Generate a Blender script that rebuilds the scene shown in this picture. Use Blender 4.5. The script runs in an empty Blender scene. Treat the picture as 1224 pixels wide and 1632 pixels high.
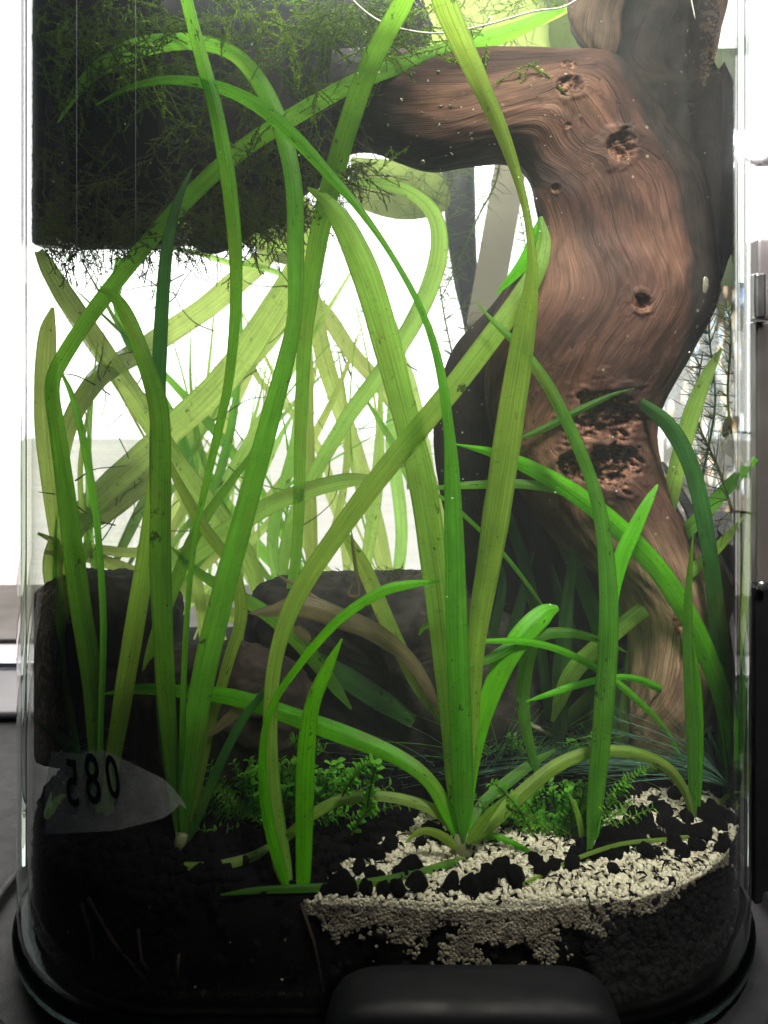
import bpy, math, random
import numpy as np
from mathutils import Vector, noise, Matrix
random.seed(7); rng = np.random.default_rng(7)
PI = math.pi
sc = bpy.context.scene
COL = sc.collection
# ------------------------------------------------------------------ camera
F, CX, YH, HC = 1250.0, 612.0, 640.0, 0.214     # photo pixels, metres above the tank floor
cam_d = bpy.data.cameras.new('camera'); cam = bpy.data.objects.new('camera', cam_d); COL.objects.link(cam)
cam.location = (0, 0, HC); cam.rotation_euler = (PI/2, 0, 0)
cam_d.sensor_fit = 'HORIZONTAL'; cam_d.sensor_width = 36; cam_d.lens = 36*F/1224
cam_d.shift_y = -(816-YH)/1224
cam_d.clip_start = 0.005; cam_d.clip_end = 50
cam_d.dof.use_dof = True; cam_d.dof.focus_distance = 0.325; cam_d.dof.aperture_fstop = 21
sc.camera = cam
# ------------------------------------------------------------------ world (dim room) and lamps
w = bpy.data.worlds.new('World'); sc.world = w; w.use_nodes = True
bg = w.node_tree.nodes['Background']; bg.inputs[0].default_value = (0.50, 0.58, 0.72, 1); bg.inputs[1].default_value = 0.05
def area(name, loc, target, sx, sy, power, col):
    l = bpy.data.lights.new(name, 'AREA'); l.shape = 'RECTANGLE'; l.size = sx; l.size_y = sy; l.energy = power; l.color = col
    o = bpy.data.objects.new(name, l); COL.objects.link(o); o.location = loc
    o.rotation_euler = (Vector(target)-Vector(loc)).to_track_quat('-Z', 'Y').to_euler(); return o
area('aquarium_hood_light', (0.060, 0.235, 0.47), (0.050, 0.345, 0.06), 0.14, 0.05, 1.1, (1.0, 0.96, 0.84))
key = area('added_key', (0.14, 0.03, 0.64), (0.112, 0.335, 0.10), 0.10, 0.10, 0.54, (1.0, 0.94, 0.84)); key.data.spread = math.radians(38)  # added unseen light, brightens the trunk foot and gravel from the front
area('aquarium_hood_light_rear', (-0.02, 0.47, 0.50), (0.0, 0.42, 0.05), 0.24, 0.05, 1.7, (1.0, 0.98, 0.9))
sc.view_settings.view_transform = 'Standard'; sc.view_settings.look = 'None'; sc.view_settings.exposure = 0; sc.view_settings.gamma = 1
sc.render.engine = 'CYCLES'
cy = sc.cycles
cy.max_bounces = 7; cy.diffuse_bounces = 3; cy.glossy_bounces = 3; cy.transmission_bounces = 6; cy.transparent_max_bounces = 24
cy.volume_bounces = 0; cy.sample_clamp_indirect = 3; cy.use_denoising = True; cy.caustics_reflective = False; cy.caustics_refractive = False
# ------------------------------------------------------------------ helpers
HW, DF, DB, RF, RB = 0.153, 0.262, 0.560, 0.083, 0.022
def inside(x, d, m=0.006):
    x = abs(x); hw = HW-m; df = DF+m; db = DB-m
    if x > hw or d < df or d > db: return False
    r = RF-m; cx = HW-RF; cd = DF+RF
    if x > cx and d < cd and (x-cx)**2+(d-cd)**2 > r*r: return False
    return True
def pull(p, m=.0062):
    """keeps wood and stones within the glass"""
    p = Vector(p); k = 0
    while not inside(p.x, p.y, m) and k < 200:
        p = Vector((p.x*.997, p.y*.997, HC+(p.z-HC)*.997)); k += 1
        if p.y < .31: break
    while not inside(p.x, p.y, m) and k < 500: p.x *= .995; k += 1
    return p
def clampd(px, d, m=0.007):
    k = (px-CX)/F
    if inside(k*d, d, m): return d
    for i in range(400):
        dd = DF+i*0.0008
        if dd < d and not inside(k*d, d, m) and dd < DF+0.001: pass
        if inside(k*dd, dd, m) and dd >= min(d, 9): return dd
    best = [DF+i*0.0008 for i in range(370) if inside(k*(DF+i*0.0008), DF+i*0.0008, m)]
    return min(best, key=lambda q: abs(q-d)) if best else d
def P(px, py, d): return Vector(((px-CX)/F*d, d, HC-(py-YH)/F*d))
def PI2(px, py, d): return P(px, py, clampd(px, d))
def proj(v): return (CX+F*v[0]/v[1], YH+F*(HC-v[2])/v[1])
def cr(pts, n):
    """Catmull-Rom through tuples of numbers -> n samples"""
    p = [np.array(q, float) for q in pts]; p = [2*p[0]-p[1]]+p+[2*p[-1]-p[-2]]
    out = []; segs = len(p)-3
    for i in range(n):
        t = i/(n-1)*segs; k = min(int(t), segs-1); t -= k
        a, b, c, d = p[k:k+4]
        out.append(0.5*((2*b)+(-a+c)*t+(2*a-5*b+4*c-d)*t*t+(-a+3*b-3*c+d)*t**3))
    return out
class MB:
    def __init__(s): s.v = []; s.f = []; s.uv = []; s.hasuv = False; s.col = None
    def grid(s, rows, uvs=None, closed=False, caps=False):
        b = len(s.v); n = len(rows[0])
        for r in rows: s.v.extend([tuple(q) for q in r])
        m = n if closed else n-1
        for i in range(len(rows)-1):
            for j in range(m):
                j2 = (j+1) % n
                s.f.append((b+i*n+j, b+i*n+j2, b+(i+1)*n+j2, b+(i+1)*n+j))
                if uvs is not None:
                    s.hasuv = True; u = uvs
                    s.uv += [u[i][j], u[i][j+1], u[i+1][j+1], u[i+1][j]]
                elif s.hasuv: s.uv += [(0, 0)]*4
        if caps and closed:
            s.f.append(tuple(b+j for j in reversed(range(n)))); s.f.append(tuple(b+(len(rows)-1)*n+j for j in range(n)))
            if s.hasuv: s.uv += [(0, 0)]*(2*n)
    def tube(s, pts, rad, sides=8, caps=True, flat=1.0):
        pts = [Vector(p) for p in pts]; n = len(pts)
        if not hasattr(rad, '__len__'): rad = [rad]*n
        rows = []; ref = Vector((0.13, 0.9, 0.21)).normalized()
        for i in range(n):
            t = (pts[min(i+1, n-1)]-pts[max(i-1, 0)])
            t = t.normalized() if t.length > 1e-9 else Vector((0, 0, 1))
            a = t.cross(ref)
            if a.length < 1e-3: a = t.cross(Vector((1, 0, 0)))
            a.normalize(); b = t.cross(a)
            rows.append([pts[i]+a*(math.cos(k*2*PI/sides)*rad[i])+b*(math.sin(k*2*PI/sides)*rad[i]*flat) for k in range(sides)])
        s.grid(rows, closed=True, caps=caps)
    def box(s, lo, hi, bev=0):
        x0, y0, z0 = lo; x1, y1, z1 = hi; b = len(s.v)
        s.v += [(x0, y0, z0), (x1, y0, z0), (x1, y1, z0), (x0, y1, z0), (x0, y0, z1), (x1, y0, z1), (x1, y1, z1), (x0, y1, z1)]
        s.f += [tuple(b+i for i in q) for q in ((0, 3, 2, 1), (4, 5, 6, 7), (0, 1, 5, 4), (1, 2, 6, 5), (2, 3, 7, 6), (3, 0, 4, 7))]
        if s.hasuv: s.uv += [(0, 0)]*24
    def poly(s, pts, uvs=None):
        b = len(s.v); s.v += [tuple(p) for p in pts]; s.f.append(tuple(range(b, b+len(pts))))
        if uvs is not None: s.hasuv = True; s.uv += uvs
        elif s.hasuv: s.uv += [(0, 0)]*len(pts)
    def build(s, name, mat, parent=None, smooth=True, bevel=0, subsurf=0):
        me = bpy.data.meshes.new(name); me.from_pydata(s.v, [], s.f)
        if s.hasuv and len(s.uv) == sum(len(f) for f in s.f):
            l = me.uv_layers.new(name='UVMap'); l.data.foreach_set('uv', np.array(s.uv, np.float32).ravel())
        me.materials.append(mat)
        if smooth: me.polygons.foreach_set('use_smooth', np.ones(len(me.polygons), bool))
        me.update()
        o = bpy.data.objects.new(name, me); COL.objects.link(o)
        if parent: o.parent = parent; o.matrix_parent_inverse = Matrix.Translation(-parent.location)
        if bevel:
            m = o.modifiers.new('bevel', 'BEVEL'); m.width = bevel; m.segments = 3; m.limit_method = 'ANGLE'
        if subsurf:
            m = o.modifiers.new('sub', 'SUBSURF'); m.levels = m.render_levels = subsurf
        return o
def mesh_np(name, V, Fc, mat, smooth=False, parent=None):
    me = bpy.data.meshes.new(name); n = Fc.shape[1]
    me.vertices.add(len(V)); me.vertices.foreach_set('co', V.astype(np.float32).ravel())
    me.loops.add(Fc.size); me.loops.foreach_set('vertex_index', Fc.astype(np.int32).ravel())
    me.polygons.add(len(Fc)); me.polygons.foreach_set('loop_start', np.arange(0, Fc.size, n, dtype=np.int32))
    if smooth: me.polygons.foreach_set('use_smooth', np.ones(len(Fc), bool))
    me.materials.append(mat); me.update(calc_edges=True); me.validate()
    o = bpy.data.objects.new(name, me); COL.objects.link(o)
    if parent: o.parent = parent
    return o
def tag(o, label, cat, group=None, kind=None):
    if label: o['label'] = label
    if cat: o['category'] = cat
    if group: o['group'] = group
    if kind: o['kind'] = kind
    return o
def thing(name, label, cat, loc=(0, 0, 0), group=None):
    o = bpy.data.objects.new(name, None); COL.objects.link(o); o.location = loc; o.empty_display_size = 0.01
    return tag(o, label, cat, group)
ICO = None
def ico(sub):
    t = (1+5**.5)/2
    v = [(-1, t, 0), (1, t, 0), (-1, -t, 0), (1, -t, 0), (0, -1, t), (0, 1, t), (0, -1, -t), (0, 1, -t), (t, 0, -1), (t, 0, 1), (-t, 0, -1), (-t, 0, 1)]
    v = [Vector(q).normalized() for q in v]
    f = [(0, 11, 5), (0, 5, 1), (0, 1, 7), (0, 7, 10), (0, 10, 11), (1, 5, 9), (5, 11, 4), (11, 10, 2), (10, 7, 6), (7, 1, 8), (3, 9, 4), (3, 4, 2), (3, 2, 6), (3, 6, 8), (3, 8, 9), (4, 9, 5), (2, 4, 11), (6, 2, 10), (8, 6, 7), (9, 8, 1)]
    for _ in range(sub):
        c = {}; nf = []
        def mid(a, b):
            k = (min(a, b), max(a, b))
            if k not in c: v.append((v[a]+v[b]).normalized()); c[k] = len(v)-1
            return c[k]
        for a, b, d in f:
            x, y, z = mid(a, b), mid(b, d), mid(d, a); nf += [(a, x, z), (b, y, x), (d, z, y), (x, y, z)]
        f = nf
    return np.array([tuple(q) for q in v]), np.array(f)
def lumps(centres, radii, sub, rough, squash=0.8):
    bv, bf = ico(sub); n = len(centres); variants = []
    for k in range(12):
        r = 1+rough*np.array([noise.noise(Vector(tuple(q*1.7))+Vector((k*9.1, 3, k))) for q in bv])*1.6
        variants.append(bv*r[:, None])
    V = np.zeros((n, len(bv), 3))
    for i in range(n):
        a, b = random.random()*6.28, random.random()*6.28
        ca, sa, cb, sb = math.cos(a), math.sin(a), math.cos(b), math.sin(b)
        R = np.array([[ca, -sa, 0], [sa, ca, 0], [0, 0, 1]])@np.array([[1, 0, 0], [0, cb, -sb], [0, sb, cb]])
        s = np.array([1+random.uniform(-.2, .3), 1, squash+random.uniform(-.15, .15)])
        V[i] = ((variants[i % 12]*s)@R.T)*radii[i]+centres[i]
    Fc = (bf[None]+(np.arange(n)*len(bv))[:, None, None]).reshape(-1, 3)
    return V.reshape(-1, 3), Fc
# ------------------------------------------------------------------ materials
class N:
    def __init__(s, name):
        s.m = bpy.data.materials.new(name); s.m.use_nodes = True; s.t = s.m.node_tree; s.t.nodes.clear(); s.out = s.n('OutputMaterial')
    def n(s, typ, **kw):
        x = s.t.nodes.new('ShaderNode'+typ)
        for k, v in kw.items():
            if k.startswith('i_'):
                q = x.inputs[int(k[2:])] if k[2:].isdigit() else x.inputs[k[2:].replace('_', ' ')]
                s.set(q, v)
            else: setattr(x, k, v)
        return x
    def set(s, q, v):
        if isinstance(v, bpy.types.NodeSocket): s.t.links.new(v, q)
        elif isinstance(v, bpy.types.Node): s.t.links.new(v.outputs[0], q)
        else:
            try: q.default_value = v
            except Exception: q.default_value = tuple(v)+(1,)
    def surf(s, x, sock='Surface'): s.set(s.out.inputs[sock], x)
    def ramp(s, fac, stops, interp='LINEAR'):
        r = s.n('ValToRGB'); r.color_ramp.interpolation = interp; e = r.color_ramp.elements
        while len(e) < len(stops): e.new(0.5)
        for a, (p, c) in zip(e, stops):
            a.position = p; a.color = (c if hasattr(c, '__len__') else (c, c, c))+((1,) if not hasattr(c, '__len__') or len(c) == 3 else ())
        s.set(r.inputs[0], fac); return r
    def math(s, op, a, b=0.0, clamp=False):
        x = s.n('Math', operation=op, use_clamp=clamp); s.set(x.inputs[0], a); s.set(x.inputs[1], b); return x
    def mix(s, fac, a, b, bt='MIX'):
        x = s.n('MixRGB', blend_type=bt); s.set(x.inputs[0], fac); s.set(x.inputs[1], a); s.set(x.inputs[2], b); return x
    def noise(s, vec, scale, detail=4, rough=.55, dist=0):
        x = s.n('TexNoise'); s.set(x.inputs['Vector'], vec); x.inputs['Scale'].default_value = scale; x.inputs['Detail'].default_value = detail
        x.inputs['Roughness'].default_value = rough; x.inputs['Distortion'].default_value = dist; return x
def principled(name, col, rough=.5, metal=0, spec=.5, noise_amt=.25, nscale=60, bump=0.0, bscale=200, col2=None):
    m = N(name); tc = m.n('TexCoord').outputs['Object']
    nz = m.noise(tc, nscale)
    c2 = col2 or tuple(c*(1-noise_amt) for c in col)
    c = m.ramp(nz, [(.3, c2), (.7, col)])
    b = m.n('BsdfPrincipled'); m.set(b.inputs['Base Color'], c); b.inputs['Metallic'].default_value = metal
    b.inputs['Specular IOR Level'].default_value = spec
    rr = m.ramp(m.noise(tc, nscale*2.3), [(.3, rough*.8), (.7, min(1, rough*1.2))]); m.set(b.inputs['Roughness'], rr)
    if bump:
        bp = m.n('Bump'); bp.inputs['Strength'].default_value = bump; bp.inputs['Distance'].default_value = 0.001
        m.set(bp.inputs['Height'], m.noise(tc, bscale, 5)); m.set(b.inputs['Normal'], bp)
    m.surf(b); return m.m
def leaf_mat(name, ctop, ctrans, dark, trans=.6, spots=.5):
    m = N(name)
    uvn = m.n('UVMap', uv_map='UVMap'); sep = m.n('SeparateXYZ'); m.set(sep.inputs[0], uvn)
    u, v = sep.outputs[0], sep.outputs[1]
    oi = m.n('ObjectInfo').outputs['Random']
    # long veins
    cv = m.n('CombineXYZ'); m.set(cv.inputs[0], m.math('MULTIPLY', u, 14)); m.set(cv.inputs[1], m.math('MULTIPLY', v, 9)); m.set(cv.inputs[2], m.math('MULTIPLY', oi, 50))
    veins = m.noise(cv, 2.2, 3)
    vf = m.ramp(veins, [(.36, .70), (.6, 1.0)])
    # short cross veins between the long ones
    cc = m.n('CombineXYZ'); m.set(cc.inputs[0], m.math('MULTIPLY', u, 3)); m.set(cc.inputs[1], m.math('MULTIPLY', v, 620)); m.set(cc.inputs[2], m.math('MULTIPLY', oi, 31))
    cross = m.ramp(m.noise(cc, 1.0, 1), [(.28, .84), (.36, 1.0)])
    # mottling
    cm = m.n('CombineXYZ'); m.set(cm.inputs[0], m.math('MULTIPLY', u, 1.2)); m.set(cm.inputs[1], m.math('MULTIPLY', v, 60)); m.set(cm.inputs[2], m.math('MULTIPLY', oi, 77))
    mot = m.noise(cm, 1.4, 5)
    edge = m.math('ABSOLUTE', m.math('SUBTRACT', u, .5)); er = m.ramp(m.math('MULTIPLY', edge, 2), [(.0, .88), (.12, 1.0), (.82, 1.0), (1.0, .72)])
    k = m.mix(1, vf, cross, 'MULTIPLY'); k = m.mix(1, k, er, 'MULTIPLY')
    c1 = m.mix(m.ramp(mot, [(.35, 0.0), (.7, 1.0)]), dark, ctop); c1 = m.mix(1, c1, k, 'MULTIPLY')
    c2 = m.mix(m.ramp(mot, [(.3, 0.35), (.7, 1.0)]), tuple(a*.75 for a in ctrans), ctrans); c2 = m.mix(1, c2, k, 'MULTIPLY')
    cl = m.n('CombineXYZ'); m.set(cl.inputs[0], m.math('MULTIPLY', u, .6)); m.set(cl.inputs[1], m.math('MULTIPLY', v, 16)); m.set(cl.inputs[2], m.math('MULTIPLY', oi, 91))
    wear = m.ramp(m.noise(cl, 1.3, 6, .65), [(.54, 0.0), (.74, .5)]); c1 = m.mix(wear, c1, (.20, .19, .05)); c2 = m.mix(wear, c2, (.50, .52, .08))
    # algae flecks
    cs = m.n('CombineXYZ'); m.set(cs.inputs[0], m.math('MULTIPLY', u, 6)); m.set(cs.inputs[1], m.math('MULTIPLY', v, 500)); m.set(cs.inputs[2], m.math('MULTIPLY', oi, 13))
    sp = m.ramp(m.noise(cs, 1.0, 2, .7), [(.73-.04*spots, 0.0), (.79-.04*spots, .9)])
    c1 = m.mix(sp, c1, (.012, .02, .008)); c2 = m.mix(sp, c2, (.02, .035, .01))
    cb = m.n('CombineXYZ'); m.set(cb.inputs[0], m.math('MULTIPLY', u, 2.2)); m.set(cb.inputs[1], m.math('MULTIPLY', v, 150)); m.set(cb.inputs[2], m.math('MULTIPLY', oi, 57))
    bs = m.mix(1, m.ramp(m.noise(cb, 1.0, 4, .7), [(.60, 0.0), (.66, .85)]), m.ramp(m.noise(cl, 2.0, 2), [(.52, 0.0), (.60, 1.0)]), 'MULTIPLY'); c1 = m.mix(bs, c1, (.03, .03, .012)); c2 = m.mix(bs, c2, (.05, .06, .015))
    hs = m.n('HueSaturation'); m.set(hs.inputs['Hue'], m.math('ADD', m.math('MULTIPLY', oi, .03), .485)); m.set(hs.inputs['Value'], m.math('ADD', m.math('MULTIPLY', oi, .35), .82)); m.set(hs.inputs['Color'], c2)
    bump = m.n('Bump'); bump.inputs['Strength'].default_value = .35; bump.inputs['Distance'].default_value = .0006; m.set(bump.inputs['Height'], vf)
    d = m.n('BsdfPrincipled'); m.set(d.inputs['Base Color'], c1); d.inputs['Roughness'].default_value = .38; d.inputs['Specular IOR Level'].default_value = .35; m.set(d.inputs['Normal'], bump)
    t = m.n('BsdfTranslucent'); m.set(t.inputs['Color'], hs); m.set(t.inputs['Normal'], bump)
    mx = m.n('MixShader'); mx.inputs[0].default_value = trans; m.set(mx.inputs[1], d); m.set(mx.inputs[2], t); m.surf(mx)
    return m.m
M = {}
M['leaf_green'] = leaf_mat('leaf_green', (.12, .33, .045), (.38, .90, .07), (.07, .20, .025), .68)
M['leaf_vivid'] = leaf_mat('leaf_vivid', (.16, .66, .012), (.30, 1.0, .012), (.10, .46, .01), .6, .3)
M['leaf_pale'] = leaf_mat('leaf_pale', (.32, .60, .09), (.66, 1.0, .16), (.22, .46, .06), .68, .3)
M['leaf_yellow'] = leaf_mat('leaf_yellow', (.26, .44, .06), (.66, .95, .12), (.18, .32, .05), .70, .5)
M['leaf_back'] = leaf_mat('leaf_back', (.30, .48, .09), (.78, 1.0, .24), (.22, .38, .07), .85, .3)
M['leaf_back_lime'] = leaf_mat('leaf_back_lime', (.22, .46, .08), (.60, 1.0, .20), (.16, .34, .06), .82, .3)
M['leaf_deep'] = leaf_mat('leaf_deep', (.05, .16, .03), (.12, .42, .07), (.03, .09, .02), .5, .6)
M['leaf_dead'] = leaf_mat('leaf_dead', (.30, .24, .14), (.45, .36, .18), (.16, .12, .07), .45, .9)
M['root'] = principled('pale_root', (.15, .17, .075), .6, noise_amt=.4)
M['runner'] = leaf_mat('runner_green', (.22, .36, .05), (.5, .8, .08), (.14, .24, .04), .45, .5)
def moss_mat(name, c, t):
    m = N(name); tc = m.n('TexCoord').outputs['Object']; nz = m.ramp(m.noise(tc, 45, 3), [(.35, tuple(a*.5 for a in c)), (.65, c)])
    d = m.n('BsdfDiffuse'); m.set(d.inputs[0], nz); tr = m.n('BsdfTranslucent'); m.set(tr.inputs[0], m.ramp(m.noise(tc, 38, 3), [(.35, tuple(a*.6 for a in t)), (.65, t)]))
    mx = m.n('MixShader'); mx.inputs[0].default_value = .5; m.set(mx.inputs[1], d); m.set(mx.inputs[2], tr); m.surf(mx); return m.m
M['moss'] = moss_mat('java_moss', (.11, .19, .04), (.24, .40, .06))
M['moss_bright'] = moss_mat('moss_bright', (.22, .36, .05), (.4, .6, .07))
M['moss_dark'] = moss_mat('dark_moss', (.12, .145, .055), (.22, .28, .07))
M['needle'] = moss_mat('needle_green', (.16, .22, .05), (.40, .50, .08))
M['needle_blue'] = moss_mat('needle_blue', (.13, .26, .19), (.18, .36, .24))
M['pearl'] = moss_mat('pearlweed_leaf', (.17, .46, .05), (.34, .85, .08))
M['stem'] = moss_mat('plant_stem', (.14, .20, .05), (.2, .3, .06))
M['black'] = principled('black_plastic', (.004, .0045, .0055), .55, spec=.12, nscale=30, bump=.1, bscale=900)
M['table_top'] = principled('black_table_top', (.010, .010, .012), .40, spec=.28, bump=.35, bscale=2600)
M['black_matt'] = principled('black_matt_tray', (.012, .012, .014), .42, bump=.35, bscale=2600)
M['soil'] = principled('black_soil', (.0035, .0035, .0042), .92, spec=.06, nscale=300, bump=.8, bscale=900)
M['gravel'] = principled('cream_gravel', (.56, .53, .42), .75, spec=.3, nscale=420, col2=(.36, .32, .23), bump=.3, bscale=1500)
M['gravel_dull'] = principled('buried_gravel', (.22, .19, .145), .85, spec=.2, nscale=260, col2=(.05, .042, .033), bump=.3, bscale=1500)
M['rock'] = principled('black_rock', (.050, .042, .036), .8, spec=.2, nscale=75, col2=(.007, .0065, .007), bump=1, bscale=160)
M['metal'] = principled('brushed_metal', (.55, .54, .53), .3, metal=1, nscale=20)
M['metal_dull'] = principled('dull_metal', (.16, .145, .14), .42, metal=.7, nscale=25, bump=.1)
M['sill_polish'] = principled('sill_polish', (.8, .8, .85), .22, metal=1, noise_amt=.1, nscale=12)
M['sill_metal'] = principled('sill_metal', (.22, .20, .19), .45, metal=.6, nscale=12)
M['sill_pale'] = principled('sill_pale', (.50, .48, .50), .5, noise_amt=.1, nscale=15)
M['white_paint'] = principled('white_paint', (.78, .77, .75), .5, noise_amt=.06)
M['glass_line'] = principled('glass_line', (.20, .21, .23), .4)
M['snail'] = principled('snail_shell', (.30, .28, .20), .35, nscale=900, col2=(.12, .11, .08))
M['snail_dark'] = principled('dark_snail_shell', (.03, .022, .018), .35, nscale=700)
M['thread'] = principled('white_thread', (.75, .73, .66), .5)
M['beige'] = principled('beige_plastic', (.42, .37, .27), .6, noise_amt=.15, nscale=40)
def glass_thin(name, base=.035, tint=(.975, .99, .98), rough=.0, dirt=0.0):
    m = N(name)
    lw = m.n('LayerWeight'); lw.inputs['Blend'].default_value = .5
    f = m.math('ADD', m.math('MULTIPLY', m.math('POWER', lw.outputs['Facing'], 5.0), .85), base, True)
    tr = m.n('BsdfTransparent'); m.set(tr.inputs[0], tint)
    g = m.n('BsdfGlossy'); m.set(g.inputs[0], (1, 1, 1)); g.inputs['Roughness'].default_value = rough
    mx = m.n('MixShader'); m.set(mx.inputs[0], f); m.set(mx.inputs[1], tr); m.set(mx.inputs[2], g)
    if dirt:
        tc = m.n('TexCoord').outputs['Object']; d = m.n('BsdfDiffuse'); m.set(d.inputs[0], (.8, .82, .8))
        k = m.ramp(m.noise(tc, 110, 8, .75), [(.4, dirt*.6 if dirt > .3 else 0.0), (.7, dirt)])
        mx2 = m.n('MixShader'); m.set(mx2.inputs[0], k); m.set(mx2.inputs[1], mx); m.set(mx2.inputs[2], d); mx = mx2
    m.surf(mx); return m.m
M['glass'] = glass_thin('tank_glass', dirt=.004)
M['reflection'] = glass_thin('hazy_reflection', .06, (.92, .94, .90), .12, .34)
def real_glass(name, col=(.9, .97, .93), rough=.02):
    m = N(name); g = m.n('BsdfGlass'); m.set(g.inputs['Color'], col); g.inputs['Roughness'].default_value = rough; g.inputs['IOR'].default_value = 1.48; m.surf(g); return m.m
M['glass_solid'] = real_glass('glass_edge')
M['glass_base'] = real_glass('glass_base_tint', (.42, .47, .47), .06)
def emis(name, col, st):
    m = N(name); e = m.n('Emission'); m.set(e.inputs[0], col); e.inputs[1].default_value = st; m.surf(e); return m.m
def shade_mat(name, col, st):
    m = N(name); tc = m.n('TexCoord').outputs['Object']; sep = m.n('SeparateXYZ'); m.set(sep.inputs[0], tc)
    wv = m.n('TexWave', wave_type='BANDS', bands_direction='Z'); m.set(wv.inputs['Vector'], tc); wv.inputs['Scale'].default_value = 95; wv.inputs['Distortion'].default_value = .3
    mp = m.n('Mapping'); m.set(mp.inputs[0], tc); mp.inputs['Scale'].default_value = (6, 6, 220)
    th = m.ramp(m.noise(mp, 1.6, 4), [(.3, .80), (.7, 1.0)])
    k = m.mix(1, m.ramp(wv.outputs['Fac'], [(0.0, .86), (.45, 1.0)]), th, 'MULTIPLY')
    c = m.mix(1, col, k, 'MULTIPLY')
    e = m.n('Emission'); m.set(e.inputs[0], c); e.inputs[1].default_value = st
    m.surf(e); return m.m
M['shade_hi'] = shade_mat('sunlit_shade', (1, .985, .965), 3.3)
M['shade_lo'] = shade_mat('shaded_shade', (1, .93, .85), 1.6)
def algae_panel():
    m = N('algae_glass'); tc = m.n('TexCoord').outputs['Object']
    t = m.n('BsdfTranslucent'); m.set(t.inputs[0], m.ramp(m.noise(tc, 24, 5), [(.35, (.20, .26, .13)), (.65, (.50, .54, .42))]))
    m.surf(t); return m.m
M['algae'] = algae_panel()
M['algae_leaf'] = moss_mat('floating_leaf_skin', (.22, .30, .06), (.42, .52, .12))
def wood_mat():
    m = N('driftwood'); uvn = m.n('UVMap', uv_map='UVMap'); sep = m.n('SeparateXYZ'); m.set(sep.inputs[0], uvn)
    u, v = sep.outputs[0], sep.outputs[1]
    def gr(su, sv, sc_, det=5, rough=.6, dist=0.):
        c = m.n('CombineXYZ'); m.set(c.inputs[0], m.math('MULTIPLY', u, su)); m.set(c.inputs[1], m.math('MULTIPLY', v, sv)); return m.noise(c, sc_, det, rough, dist)
    fine = gr(2700, 60, .5, 5, .7, .5); mid = gr(900, 20, .6, 5, .75, .9); big = gr(38, 11, .8, 5, .6, .6)
    fib = m.ramp(fine, [(.34, .48), (.50, .88), (.66, 1.2)])
    band = m.ramp(mid, [(.34, .62), (.54, 1.0)])
    base = m.ramp(big, [(.30, (.070, .034, .030)), (.5, (.155, .078, .060)), (.70, (.31, .165, .112))])
    foot = m.ramp(m.math('ADD', v, m.math('MULTIPLY', big, .10)), [(.12, 1.0), (.19, 0.0)]); base = m.mix(foot, base, m.ramp(big, [(.3, (.50, .32, .21)), (.7, (.90, .68, .47))]))
    c = m.mix(1, base, fib, 'MULTIPLY'); c = m.mix(.8, c, band, 'MULTIPLY')
    stain = m.ramp(gr(60, 20, 1.0, 6, .65, 1.2), [(.40, .35), (.55, 1.0)]); c = m.mix(.75, c, stain, 'MULTIPLY')
    crack = m.ramp(gr(520, 7, 1.0, 3, .5, .8), [(.30, .12), (.36, 1.0)]); c = m.mix(.6, c, crack, 'MULTIPLY')
    tone = m.ramp(gr(24, 26, 1.0, 3, .5, .4), [(.4, (.64, .57, .55)), (.6, (.90, .84, .80))]); c = m.mix(1, c, tone, 'MULTIPLY')
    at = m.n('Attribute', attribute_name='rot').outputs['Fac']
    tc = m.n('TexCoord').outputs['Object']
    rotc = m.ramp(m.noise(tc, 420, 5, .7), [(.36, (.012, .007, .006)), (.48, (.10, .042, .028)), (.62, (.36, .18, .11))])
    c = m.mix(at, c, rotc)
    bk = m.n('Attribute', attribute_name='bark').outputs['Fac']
    unlit_col = m.ramp(m.noise(tc, 90, 5, .7), [(.35, (.010, .008, .008)), (.7, (.045, .032, .028))])  # near-black wood colour that carries the shade of the unlit sides
    c = m.mix(bk, c, unlit_col)
    # pale specks of algae
    spk = m.ramp(m.n('TexVoronoi', i_Vector=tc, i_Scale=170).outputs['Distance'], [(.10, 1.0), (.14, 0.0)])
    spk2 = m.mix(1, spk, m.ramp(m.noise(tc, 30, 2), [(.56, 0.0), (.62, .5)]), 'MULTIPLY'); c = m.mix(spk2, c, (.42, .42, .25))
    b = m.n('BsdfPrincipled'); m.set(b.inputs['Base Color'], c); b.inputs['Roughness'].default_value = .62; b.inputs['Specular IOR Level'].default_value = .25
    h = m.math('ADD', m.math('MULTIPLY', fine, 1.0), m.math('ADD', m.math('MULTIPLY', mid, 1.0), m.math('MULTIPLY', crack, .8))); h = m.math('ADD', h, m.math('MULTIPLY', m.noise(tc, 400, 4), at))
    bp = m.n('Bump'); bp.inputs['Strength'].default_value = .8; bp.inputs['Distance'].default_value = .0006; m.set(bp.inputs['Height'], h); m.set(b.inputs['Normal'], bp)
    m.surf(b); return m.m
M['wood'] = wood_mat()

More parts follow.
